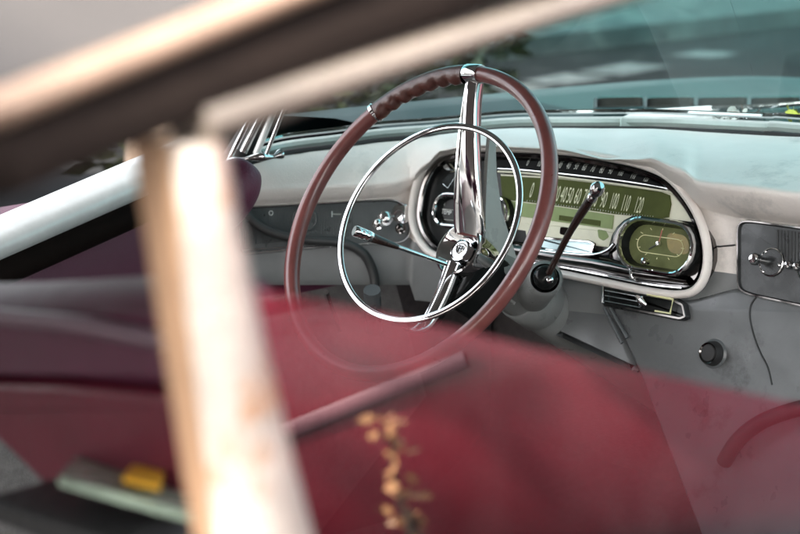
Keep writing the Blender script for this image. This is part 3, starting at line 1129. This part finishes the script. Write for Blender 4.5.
def hoodz(p):
    bz = -9
    best = 9
    for r in rows_h:
        for q in r:
            d = (q.x - p.x) ** 2 + (q.y - p.y) ** 2
            if d < best:
                best, bz = d, q.z
    return bz


rows_h = rows
# cowl vents: dark slots with thin dividers
for (xa, xb) in ((597, 643), (647, 694), (698, 747), (751, 800), (804, 850)):
    mb = MB()
    zz = .972
    c = [hitz(xa, 98.5, zz), hitz(xb, 97.5, zz), hitz(xb, 108.5, zz), hitz(xa, 110, zz)]
    U = (c[1] - c[0]).normalized()
    Vv = V3((-U.y, U.x, 0))
    fr = Frame(V3(c[3]), U, Vv, V3((0, 0, 1)))
    q = [((p - fr.O).dot(fr.U), (p - fr.O).dot(fr.V)) for p in c]
    OL = rounded(q, .018)
    mb.stack(fr, OL, [(-.006, -.03), (-.006, .001), (-.003, .004), (0, .001), (.0, -.012)], [TEALP, TEALP, TEALP, STRIPM], capm=STRIPM)
    mb.build('cowl_vent', HD)

# pale wedge (wiper pivot cover) and wipers, outside the glass
mb = MB()
zz = .998
c = [hitz(618, 120, zz), hitz(640, 112, zz), hitz(712, 107.5, zz), hitz(716, 110, zz), hitz(690, 116, zz), hitz(652, 120.5, zz)]
fr = Frame(c[0], V3((1, 0, 0)), V3((0, 1, 0)), V3((0, 0, 1)))
OL = rounded([((p - c[0]).x, (p - c[0]).y) for p in c], .01)
mb.stack(fr, OL, [(0, -.03), (0, .0), (.003, .004)], PALE)
WP = mb.build('windscreen_wiper', CAR, 'pale metal wiper cover with thin arm at the windscreen foot')
mb = MB()
mb.tube([hitz(712, 109, 1.0), hitz(760, 106.5, 1.01), hitz(830, 101, 1.02)], .0042, CHROME_S, 8)
mb.build('wiper_arm', WP)
mb = MB()
mb.tube([hitz(716, 118.5, .995), hitz(780, 115, 1.0), hitz(840, 112, 1.005)], .004, RUBBER, 8)
mb.tube([hitz(722, 114.5, .998), hitz(760, 113, 1.0), hitz(778, 115, 1.0)], .0018, CHROME, 8)
mb.build('wiper_blade', WP)


def petals(name, px, py, z, n, s, m_, label, cat, grp):
    mb_ = MB()
    c = hitz(px, py, z)
    for k in range(n):
        o_ = V3((random.uniform(-s, s), random.uniform(-s, s), random.uniform(0, s * .9)))
        a = V3((random.uniform(-1, 1), random.uniform(-1, 1), random.uniform(-.4, 1))).normalized()
        b = a.cross(V3((random.random(), random.random(), random.random()))).normalized()
        d = a.cross(b)
        r = s * random.uniform(.35, .6)
        pts = [c + o_ + a * (r * math.cos(t) * (1 + .2 * math.sin(2 * t))) + b * (r * .7 * math.sin(t)) + d * (r * .3 * math.cos(t) ** 2) for t in [2 * math.pi * i / 9 for i in range(9)]]
        mb_.poly(pts, m_)
    o = mb_.build(name, None, merge=False)
    return tag(o, label, cat, grp)


petals('fallen_blossom', 724, 119.5, 1.000, 16, .011, BLOSS, 'small white blossom lying left of the other at the windscreen foot', 'blossom', 'blossoms at the windscreen foot')
petals('fallen_blossom', 735, 117.5, 1.000, 18, .013, BLOSS, 'white blossom lying nearer the dry twig at the windscreen foot', 'blossom', 'blossoms at the windscreen foot')
petals('fallen_leaf', 795, 118.5, 1.000, 16, .017, LEAFY, 'crumpled yellow green leaves lying behind the wiper at the right edge', 'leaf', None)
mb = MB()
for k in range(8):
    a = hitz(743 + k * 1.6, 117 + random.uniform(-2, 2), .999)
    mb.tube([a, a + V3((random.uniform(-.02, .02), random.uniform(-.01, .01), random.uniform(.003, .02)))], .0011, BARK, 5)
tag(mb.build('dry_twig', None), 'dry brown twig beside the white blossoms on the cowl', 'twig')

# ------------------------------------------------------------------------- roof
RAILP = [(-2.6, .60, .98), (-2.0, .66, 1.11), (-1.6, .69, 1.235)] + [(p.y, .712, p.z) for p in (hitx(-80, 128, .72), hitx(0, 98, .72), hitx(187, 25, .72), hitx(300, -22, .72), hitx(420, -62, .72))] + [(-.5, .70, 1.455), (-.15, .68, 1.45), (.12, .65, 1.42), (.25, .58, 1.41)]
rail = cr([V3((x, y, z)) for y, x, z in RAILP], 6)
mb = MB()
rows = []
for p in rail:
    row = []
    for k in range(17):
        s_ = k / 16
        x = p.x + (-.2 - 2 * p.x + .2 - .2) * s_ if False else p.x + ((-.2 - p.x) - p.x) * s_
        row.append(V3((x, p.y + .10 * math.sin(math.pi * s_) * (1 if p.y > 0 else 0), p.z + .13 * math.sin(math.pi * s_) ** .6)))
    rows.append(row)
mb.grid(rows, ROOFP)
mb.grid([[q + V3((0, 0, -.025)) for q in r] for r in rows], HEADL)
RF = mb.build('roof', CAR, 'pale roof skin above the drip rail', angle=50)
# drip rail: bright chrome gutter with a dark channel below
mb = MB()
RL = cr([V3((.635, -2.6, .985)), V3((.695, -2.0, 1.115)), V3((.715, -1.62, 1.21))] + [hitx(*p, .722) for p in ((-80, 140), (0, 108), (187, 34), (300, -12), (420, -56), (560, -104))], 6)
mb.tube(RL, [(.0085, .0072)] * len(RL), RAILM, 12)
mb.build('drip_rail', RF, 'bright cream drip rail')
mb = MB()
GC = cr([V3((.62, -2.6, .965)), V3((.68, -2.0, 1.09)), V3((.705, -1.62, 1.185))] + [hitx(*p, .714) for p in ((-80, 186), (0, 151), (120, 103), (300, 31), (390, -2), (560, -64))], 6)
mb.tube(GC, [(.012, .0175)] * len(GC), DARKB, 10)
mb.build('gutter_channel', RF, 'dark rubber channel under the drip rail')

# near window frame: chrome post and top bar meeting at its head
XW = .72


def band(pl, pr, x0, x1, m_, mb_):
    """closed prism from two photo-edge polylines on the window plane"""
    L = [hitx(*p, x1) for p in pl]
    Rr = [hitx(*p, x1) for p in pr]
    rows_ = []
    for a, b in zip(L, Rr):
        w = (b - a)
        sec = [a + V3((x0 - x1, 0, 0)), a + V3((-.004, 0, 0)), a.lerp(b, .10) + V3((.002, 0, 0)), a.lerp(b, .3) + V3((.006, 0, 0)), a.lerp(b, .5) + V3((.0075, 0, 0)), a.lerp(b, .7) + V3((.006, 0, 0)), a.lerp(b, .9) + V3((.002, 0, 0)), b + V3((-.004, 0, 0)), b + V3((x0 - x1, 0, 0))]
        rows_.append(sec)
    mb_.grid(rows_, m_, closed_u=True)
    mb_.poly(rows_[0][::-1], m_)
    mb_.poly(rows_[-1], m_)


mb = MB()
band([(178, 146), (184, 200), (200, 330), (218, 450), (236, 570), (264, 760)], [(228, 140), (238, 200), (266, 330), (296, 450), (328, 570), (376, 760)], .70, .722, POSTP, mb)
PO = mb.build('window_post', CAR, 'out of focus bright chrome window post in the left foreground', angle=60)
mb = MB()
band([(157, 140), (164, 200), (184, 330), (203, 450), (222, 570), (253, 760)], [(176, 145), (182, 200), (198, 330), (216, 450), (234, 570), (262, 760)], .695, .712, mat('tan_post_edge', (.42, .26, .16), .3, .6, var=.1), mb)
mb.build('post_edge', PO, 'tan edge of the window post')
mb = MB()
band([(196, 98), (260, 78), (340, 55), (440, 26), (560, -8), (700, -46)], [(206, 150), (270, 128), (350, 99), (450, 62), (570, 22), (710, -18)], .70, .722, BARM, mb)
mb.build('window_top_bar', CAR, 'out of focus pale bar along the top of the side window', angle=60)

# passenger door under the pane
mb = MB()
dr_ = []
for i in range(16):
    y = -1.45 + i * .17
    dr_.append([V3((.70, y, .26)), V3((.69, y, .55)), V3((.685, y, .86)), V3((.70, y, .945)), V3((.735, y, .955)), V3((.80, y, .93)), V3((.865, y, .82)), V3((.885, y, .62)), V3((.86, y, .34)), V3((.82, y, .26))])
mb.grid(dr_, TEALP, closed_u=True)
mb.build('passenger_door', CAR, 'teal outer door under the half lowered window')

# half lowered pane
mb = MB()
g0_ = [hitx(*p, .70) for p in ((236, 286), (300, 299), (400, 319), (460, 331), (560, 354), (640, 371), (720, 388), (800, 404), (900, 424), (1000, 444))]
TILT = math.tan(R_(6.5))


def glass_x(z):
    return .714 - (z - 1.02) * TILT


g = []
for p in g0_:
    r_ = (p - CAM)
    for _ in range(6):
        q_ = CAM + r_ * ((glass_x(p.z) - CAM.x) / r_.x)
        p = q_
    g.append(p)
lowp = [V3((glass_x(.62), p.y, .62)) for p in g]
th = V3((-.004, 0, 0))
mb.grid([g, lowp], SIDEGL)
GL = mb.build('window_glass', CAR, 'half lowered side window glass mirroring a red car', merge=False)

# ------------------------------------------------------------------- seat back
YS = -.98
mb = MB()


def pseat(px, py, dy=0.):
    return hity(px, py, YS + dy)


SF = Frame(pseat(100, 400), V3((1, 0, 0)), V3((0, 0, 1)), V3((0, -1, 0)))


def sxo(pts, r):
    return rounded([((hity(*p, YS) - SF.O).x, (hity(*p, YS) - SF.O).z) for p in pts], r)


SEC = [(.02, -.07), (0, -.06), (-.004, -.04), (0, -.015), (.006, -.004), (.02, .004), (.05, .007)]
OL = sxo([(-420, 305), (0, 297), (150, 290), (186, 293), (200, 330), (204, 398), (60, 384), (-420, 372)], .025)
mb.stack(SF, OL, SEC, PURPLE)
ST = mb.build('front_seat', CAR, 'plum vinyl upper back of the front seat', angle=60)
mb = MB()
OL = sxo([(-420, 370), (60, 380), (204, 394), (206, 560), (190, 600), (120, 580), (88, 536), (36, 478), (-14, 430), (-120, 425), (-420, 425)], .012)
mb.stack(SF, OL, [(.002, -.07), (0, -.06), (0, -.010), (.0012, -.003), (.004, .001), (.007, .002)], REDV, basecap=True)
mb.build('lower_back', ST, 'darker red lower part of the seat back', angle=12)
mb = MB()
pts = cr([hity(x, y, YS - .012) for x, y in ((-400, 300), (-60, 309), (0, 317), (80, 325), (150, 338), (196, 346))], 6)
mb.tube(pts, .0060, mat('pale_piping', (.17, .11, .14), .35), 10)
mb.build('piping', ST, 'pale piping seam')
# ashtray
mb = MB()
c = [(60, 478), (76, 461), (188, 486), (206, 524), (190, 524), (58, 492)]
AO = [hity(*p, YS - .06) for p in c]
OLt = sxo([(58, 477), (190, 512), (206, 540), (196, 545), (60, 496)], .004)
mb.stack(SF, OLt, [(0, .005), (0, .055), (.002, .058)], BLACKM)
AT = mb.build('ashtray', ST, 'dark ashtray with pale mint lid')
mb = MB()
lid = [hity(58, 477, YS - .060), hity(195, 514, YS - .060), hity(204, 500, YS - .002), hity(76, 456, YS - .002)]
lo = [p - V3((0, 0, .006)) for p in lid]
mb.poly(lid, MINT)
mb.poly(lo[::-1], BLACKM)
mb.grid([lid, lo], MINT, closed_u=True)
mb.build('ashtray_lid', ST, 'pale mint ashtray lid', smooth=False)
mb = MB()
e1, e2 = lid[1] - lid[0], lid[3] - lid[0]
q = [lid[0] + e1 * a + e2 * b + V3((0, 0, .0015 + h)) for h in (0, .003) for a, b in ((.46, .34), (.73, .34), (.71, .98), (.47, .98))]
mb.grid([q[:4], q[4:]], YELLOW, closed_u=True)
mb.poly(q[4:], YELLOW)
mb.build('yellow_tag', ST, 'small yellow tag on the ashtray lid', smooth=False)

# front seat cushion, floor, firewall, left door -------------------------------
mb = MB()
UP = Frame(V3((-.1, 0, .0)), V3((1, 0, 0)), V3((0, 1, 0)), V3((0, 0, 1)))
mb.stack(UP, rounded([(-.74, -.62), (.72, -.62), (.72, -.16), (-.74, -.16)], .06), [(0, .26), (0, .40), (.015, .435), (.05, .45)], REDV)
mb.build('seat_cushion', CAR, 'red vinyl bench cushion')
mb = MB()
mb.grid([[V3((-.95, y, z)), V3((.72, y, z))] for y, z in ((-2.4, .24), (-.6, .24), (.35, .24), (.62, .42), (.66, .93))], CARPET)
mb.build('floor_carpet', CAR, 'dark grey floor carpet')
mb = MB()
XD = -.92
dl_ = []
for y in [(-2.4 + i * .12) for i in range(26)]:
    dz = 0
    dl_.append([V3((XD + .03, y, .26)), V3((XD + .05, y, .50)), V3((XD + .045, y, .72)), V3((XD + .035, y, .84)), V3((XD + .02, y, .885)), V3((XD - .02, y, .90)), V3((XD - .07, y, .90)), V3((XD - .12, y, .70)), V3((XD - .12, y, .26))])
mb.grid([r[2:] for r in dl_], PURPLE)
mb.grid([r[:3] for r in dl_], mat('door_carpet', (.17, .165, .16), .95, 0, var=.3, vscale=60, bump=.6, bscale=400))
DR = mb.build('driver_door', CAR, 'plum vinyl inner side of the driver door')
mb = MB()
a0, a1 = hitx(-60, 264, XD + .03), hitx(190, 156, XD + .03)
mb.tube([a0.lerp(a1, t / 6) for t in range(7)], [(.045, .026)] * 7, PALE, 28)
mb.build('window_sill', DR, 'bright window sill of the driver door')
mb = MB()
mb.tube([(a0 + V3((.03, 0, -.035))).lerp(a1 + V3((.03, 0, -.035)), t / 6) for t in range(7)], [(.02, .02)] * 7, DARKB, 10)
mb.build('sill_gasket', DR)
# plum padded end beside the pillar
mb = MB()
cc = deep(226, 197, 2.30)
for i in range(1):
    pr_ = [(0.0001, -.052), (.018, -.047), (.030, -.028), (.034, 0), (.030, .028), (.018, .047), (.0001, .052)]
    mb.lathe([(p.x, p.y) for p in cr([(a, b) for a, b in pr_], 6)], cc, (WU * .8 + RT * .2), PURPLE, 40)
mb.build('padded_cap', DR, 'plum padded cap beside the front pillar')
# kick panel, pedal
mb = MB()
mb.poly([V3((-.90, .05, .30)), V3((-.86, .62, .30)), V3((-.86, .62, .80)), V3((-.90, .05, .80))], CARPET)
mb.build('kick_panel', CAR)

mb = MB()
mb.tube([deep(326, 292, 2.55), deep(330, 305, 2.6), deep(340, 330, 2.65)], .004, CHROME_S, 8)
mb.tube([deep(372, 290, 2.6), deep(374, 330, 2.65)], .012, GREYP2, 10)
mb.build('brake_release', CAR)

# --------------------------------------------------------------- surroundings
def structure(o):
    o['kind'] = 'structure'
    return o


mb = MB()
mb.poly([V3((-150, -150, 0)), V3((150, -150, 0)), V3((150, 150, 0)), V3((-150, 150, 0))], ASPH)
structure(mb.build('road', None, smooth=False))
mb = MB()
a_, b_ = hitz(515, 88, .004), hitz(650, 64, .004)
d_ = (b_ - a_).normalized()
n_ = V3((-d_.y, d_.x, 0)) * .16
for q0, q1 in ((-.1, .12), (.2, .52), (.6, 1.0), (1.35, 1.6)):
    p_, r_ = a_.lerp(b_, q0), a_.lerp(b_, q1)
    mb.poly([p_ - n_, r_ - n_, r_ + n_, p_ + n_], mat('pale_streak_paint', (.13, .135, .13), .8, 0, var=.8, vscale=5))  # pale strips laid on the road to paint a highlight streak
structure(mb.build('pale_streak', None, smooth=False))
# pavement on the far side
mb = MB()
K0, K1 = V3((-6.5, -30, 0)), V3((-6.5, 60, 0))
mb.grid([[V3((x, y, z)) for y in (-40, 0, 40, 80)] for x, z in ((-7.0, 0), (-7.0, .13), (-7.15, .135), (-9.5, .135), (-9.5, 0))], CONC)
structure(mb.build('pavement', None, smooth=False))


def parked_car(name, label, loc, rz, paint, grp=None, zs=1.):
    root = thing(name, label, 'car', loc, grp)
    M_ = Matrix.Translation(loc) @ Matrix.Rotation(rz, 4, 'Z') @ Matrix.Diagonal((1, 1, zs, 1))

    def fin(mb_, nm, par, lab=None):
        mb_.v = [tuple(M_ @ V3(p)) for p in mb_.v]
        return mb_.build(nm, par, lab, angle=50)
    # lower body: sections along x from rear to nose
    st = [(-2.55, .70, .42, .78), (-2.45, .82, .32, .90), (-1.9, .90, .26, .97), (-1.0, .92, .24, .98), (0, .93, .24, .97), (.9, .93, .24, .95), (1.6, .91, .25, .90), (2.2, .86, .30, .82), (2.45, .76, .38, .70), (2.52, .66, .44, .62)]
    rows_ = []
    for x, w, z0_, z1_ in st:
        sec = []
        for a, b in ((-.86, 0), (-.97, .12), (-1.0, .42), (-.985, .62), (-.955, .80), (-.90, .93), (-.80, 1.0), (-.4, 1.03), (0, 1.04), (.4, 1.03), (.80, 1.0), (.90, .93), (.955, .80), (.985, .62), (1.0, .42), (.97, .12), (.86, 0)):
            sec.append(V3((x, a * w, z0_ + (z1_ - z0_) * b)))
        rows_.append(sec)
    rs = [cr([r[j] for r in rows_], 5) for j in range(len(rows_[0]))]
    rows_ = [[rs[j][i] for j in range(len(rs))] for i in range(len(rs[0]))]
    m1 = MB()
    m1.grid(rows_, paint, closed_u=True)
    m1.poly(rows_[0][::-1], paint)
    m1.poly(rows_[-1], paint)
    fin(m1, 'body', root)
    # cabin
    cb = [(-1.75, .76, .96), (-1.1, .66, 1.36), (-.3, .64, 1.44), (.25, .64, 1.40), (.95, .74, .95)]
    m2 = MB()
    rw = []
    for x, w, z in cb:
        rw.append([V3((x, -.80, .93)), V3((x, -(w + (.80 - w) * .4), .93 + (z - .93) * .6)), V3((x, -w, z - .05 * (z > 1))), V3((x, -w * .8, z)), V3((x, 0, z + .02)), V3((x, w * .8, z)), V3((x, w, z - .05 * (z > 1))), V3((x, (w + (.80 - w) * .4), .93 + (z - .93) * .6)), V3((x, .80, .93))])
    rs = [cr([r[j] for r in rw], 5) for j in range(len(rw[0]))]
    rw = [[rs[j][i] for j in range(len(rs))] for i in range(len(rs[0]))]
    m2.grid(rw, paint)
    fin(m2, 'roof', root)
    for sd in (-1, 1):
        for x0, x1, i0 in ((-1.15, -.42, 0), (-.36, .55, 1)):
            m3 = MB()
            q = [V3((x0 - (.1 if i0 == 0 else 0), sd * .825, .97)), V3((x1 + (.12 if i0 else 0), sd * .825, .97)), V3((x1 - (.28 if i0 else 0), sd * .715, 1.30)), V3((x0 + (.12 if i0 == 0 else 0), sd * .715, 1.30))]
            q2 = [p + V3((0, -sd * .05, -.0)) for p in q]
            m3.poly(q, CARGL)
            m3.grid([q, q2], CHROME_S, closed_u=True)
            fin(m3, 'window', root)
        m4 = MB()
        # chrome spear
        m4.tube([V3((.49, sd * .938, .690)), V3((.70, sd * .938, .645)), V3((.95, sd * .935, .59)), V3((1.2, sd * .930, .535)), V3((1.45, sd * .922, .48))], [(.009, .017)] * 5, PINKT, 10)
        fin(m4, 'trim_strip', root)
        for xx in (-.55, 1.25):
            m5 = MB()
            m5.box(Frame(V3((xx, sd * .93, 0)), V3((1, 0, 0)), V3((0, 0, 1)), V3((0, sd, 0))), -.003, .003, .34, .92, -.02, .0025, BLACKM)
            fin(m5, 'door_seam', root)
        for xx in (-1.55, 1.5):
            m6 = MB()
            m6.lathe([(.20, -.08), (.33, -.10), (.345, -.06), (.345, .06), (.33, .10), (.22, .105), (.20, .08)], V3((xx, sd * .86, .345)), V3((0, sd, 0)), TYRE, 28)
            w_ = fin(m6, 'wheel', root)
            m7 = MB()
            m7.lathe([(.205, .09), (.20, .105), (.17, .09), (.08, .11), (.0001, .12)], V3((xx, sd * .86, .345)), V3((0, sd, 0)), CHROME, 24)
            fin(m7, 'rim', w_)
    for sd in (-1, 1):
        m8 = MB()
        m8.lathe([(.10, 0), (.10, .04), (.08, .06), (.0001, .075)], V3((2.42, sd * .55, .62)), V3((1, 0, 0)), CHROME_S, 20)
        fin(m8, 'headlight', root)
    m9 = MB()
    m9.tube([V3((2.56, -.78, .44)), V3((2.64, -.4, .44)), V3((2.66, 0, .44)), V3((2.64, .4, .44)), V3((2.56, .78, .44))], [(.05, .07)] * 5, CHROME, 10)
    fin(m9, 'bumper', root)
    m9 = MB()
    m9.tube([V3((-2.58, -.78, .46)), V3((-2.66, 0, .46)), V3((-2.58, .78, .46))], [(.05, .07)] * 3, CHROME, 10)
    fin(m9, 'bumper', root)
    return root


# red car parked beside: seen only as the reflection in the lowered pane
parked_car('parked_car', 'red car reflected in the half lowered side window', V3((3.3, 2.3, 0)), math.atan2(-.62, .78), REDP, 'cars parked nearby', zs=1.16)

def leaf_cloud(mb_, c, rx, ry, rz, n, s, mats):
    for k in range(n):
        while True:
            d = V3((random.uniform(-1, 1), random.uniform(-1, 1), random.uniform(-1, 1)))
            if d.length < 1:
                break
        p = c + V3((d.x * rx, d.y * ry, d.z * rz))
        a = V3((random.uniform(-1, 1), random.uniform(-1, 1), random.uniform(-.6, .6))).normalized()
        b = a.cross(V3((random.uniform(-1, 1), random.uniform(-1, 1), random.uniform(-1, 1)))).normalized()
        r = s * random.uniform(.6, 1.3)
        mb_.poly([p - a * r, p + b * r * .45, p + a * r, p - b * r * .45], random.choice(mats))


def tree(x, y, h, r, label, dens=260):
    t = thing('tree', label, 'tree', (x, y, 0), 'trees along the road')
    m_ = MB()
    m_.tube([V3((x, y, -.05)), V3((x + .03, y, h * .3)), V3((x - .04, y + .05, h * .6)), V3((x, y, h * .85))], [.2, .15, .11, .05], BARK, 10)
    for k in range(6):
        a = 2 * math.pi * k / 6
        z = h * (.42 + .07 * k)
        m_.tube([V3((x, y, z)), V3((x + math.cos(a) * r * .45, y + math.sin(a) * r * .45, z + .5)), V3((x + math.cos(a) * r * .8, y + math.sin(a) * r * .8, z + .7))], [.07, .045, .02], BARK, 7)
    m_.build('trunk', t)
    m2 = MB()
    for k in range(22):
        a = random.uniform(0, 6.28)
        q = r * math.sqrt(random.random()) * .85
        leaf_cloud(m2, V3((x + math.cos(a) * q, y + math.sin(a) * q, h * random.uniform(.55, 1.0))), r * .34, r * .34, h * .12, dens, .14, [LEAF, LEAF, LEAFD])
    m2.build('crown', t, merge=False, smooth=False)


tree(-3.6, 2.0, 7.5, 3.1, 'added leafy tree, hidden left of the hood, throwing dappled shade on the road')  # added behind the post to throw shade on the road
tree(4.2, -5.2, 7.5, 3.9, 'added broad tree out of view near the red car, casting dappled shade on its side', 45)  # added out of view to dapple the red car and window post
tree(3.1, -1.9, 6.0, 1.15, 'added slim tree out of view, shading one end of the red car', 420)  # added out of view to darken part of the red reflection
parked_car('parked_car', 'pale silver car outside, left of the olive shrub', V3((-5.3, -.35, 0)), R_(90), SILVP, 'cars parked nearby')
tree(-8.0, 12.5, 8.0, 3.4, 'tree farther along the road ahead of the hood')


# stem with copper leaves, added out of view so the pane mirrors warm glints
GP0 = V3((glass_x(1.02), 0, 1.02))
GPN = V3((math.cos(R_(6.5)), 0, math.sin(R_(6.5))))


def mirrored(p):
    return p - GPN * (2 * (p - GP0).dot(GPN))


sap = thing('added_sapling', 'added thin stem with copper leaves, mirrored in the pane as warm glints', 'added_sapling', (0, 0, 0))
line = [mirrored(deep(px, py, 1.16)) for px, py in ((384, 418), (392, 445), (394, 475), (402, 505), (412, 540), (420, 580))]
mb = MB()
foot = V3((line[-1].x + .02, line[-1].y + .02, -.02))
sap.location = (foot.x, foot.y, 0)
mb.tube(cr([foot, foot.lerp(line[-1], .5) + V3((.015, 0, 0))] + line[::-1], 4), [.004 - .0034 * i / 28 for i in range(29)], BARK, 7)
mb.build('trunk', sap)
mb = MB()
for k in range(54):
    t = random.random() ** 1.3 * .85
    i = min(4, int(t * 5))
    c = line[i].lerp(line[i + 1], t * 5 - i) + V3((random.gauss(0, .006), random.gauss(0, .006), random.gauss(0, .004)))
    a = V3((random.uniform(-1, 1), random.uniform(-1, 1), random.uniform(-.5, .5))).normalized()
    b = a.cross(V3((.28, -.68, .68)) + V3((random.uniform(-.7, .7), random.uniform(-.7, .7), random.uniform(-.7, .7)))).normalized()
    r = random.uniform(.003, .0075)
    mb.poly([c - a * r, c - a * r * .3 + b * r * .55, c + a * r * .5 + b * r * .45, c + a * r * 1.2, c + a * r * .5 - b * r * .45, c - a * r * .3 - b * r * .55], COPL)
mb.build('crown', sap, merge=False, smooth=False)


def hedge(x0, y0, x1, y1, h, label, dens=380):
    m_ = MB()
    n = int(math.hypot(x1 - x0, y1 - y0) / .45)
    for k in range(n):
        t = k / max(1, n - 1)
        leaf_cloud(m_, V3((x0 + (x1 - x0) * t, y0 + (y1 - y0) * t, h * .5 + random.uniform(-.1, .1))), .5, .5, h * .55, dens, .065, [LEAFD, LEAFD, LEAF])
    return tag(m_.build('hedge', None, merge=False, smooth=False), label, 'hedge', 'hedges and shrubs outside the car')


hedge(-9.8, -6, -9.8, 6, 1.5, 'olive hedge beyond the driver window')
hedge(-4.9, 2.75, -4.9, 4.4, 1.9, 'low olive shrub by the left side of the car, seen through the driver window', 1500)
hedge(-9.8, 6.5, -9.8, 18, 1.6, 'dark hedge along the pavement ahead of the hood')

# ------------------------------------------------------------------- lighting
S = V3((.28, -.68, .68)).normalized()
w = bpy.data.worlds.new('World')
sc.world = w
w.use_nodes = True
nt = w.node_tree
bg = nt.nodes['Background']
sky = nt.nodes.new('ShaderNodeTexSky')
sky.sky_type = 'NISHITA'
sky.sun_disc = False
sky.sun_elevation = math.asin(S.z)
sky.sun_rotation = math.atan2(S.x, S.y)
sky.air_density = .9
sky.dust_density = 6.0
sky.ozone_density = 0.0
hs = nt.nodes.new('ShaderNodeHueSaturation')
hs.inputs['Saturation'].default_value = .3
nt.links.new(sky.outputs[0], hs.inputs['Color'])
nt.links.new(hs.outputs[0], bg.inputs['Color'])
bg.inputs['Strength'].default_value = .15
sd = bpy.data.lights.new('sun', 'SUN')
sd.energy = 2.4
sd.angle = R_(.53)
sd.color = (1, .93, .82)
so = bpy.data.objects.new('sun', sd)
COL.objects.link(so)
so.rotation_euler = (-S).to_track_quat('-Z', 'Y').to_euler()

vs = sc.view_settings
vs.view_transform = 'Standard'
vs.look = 'None'
vs.gamma = 1
vs.exposure = 3.1
sc.cycles.max_bounces = 10
sc.cycles.transparent_max_bounces = 12
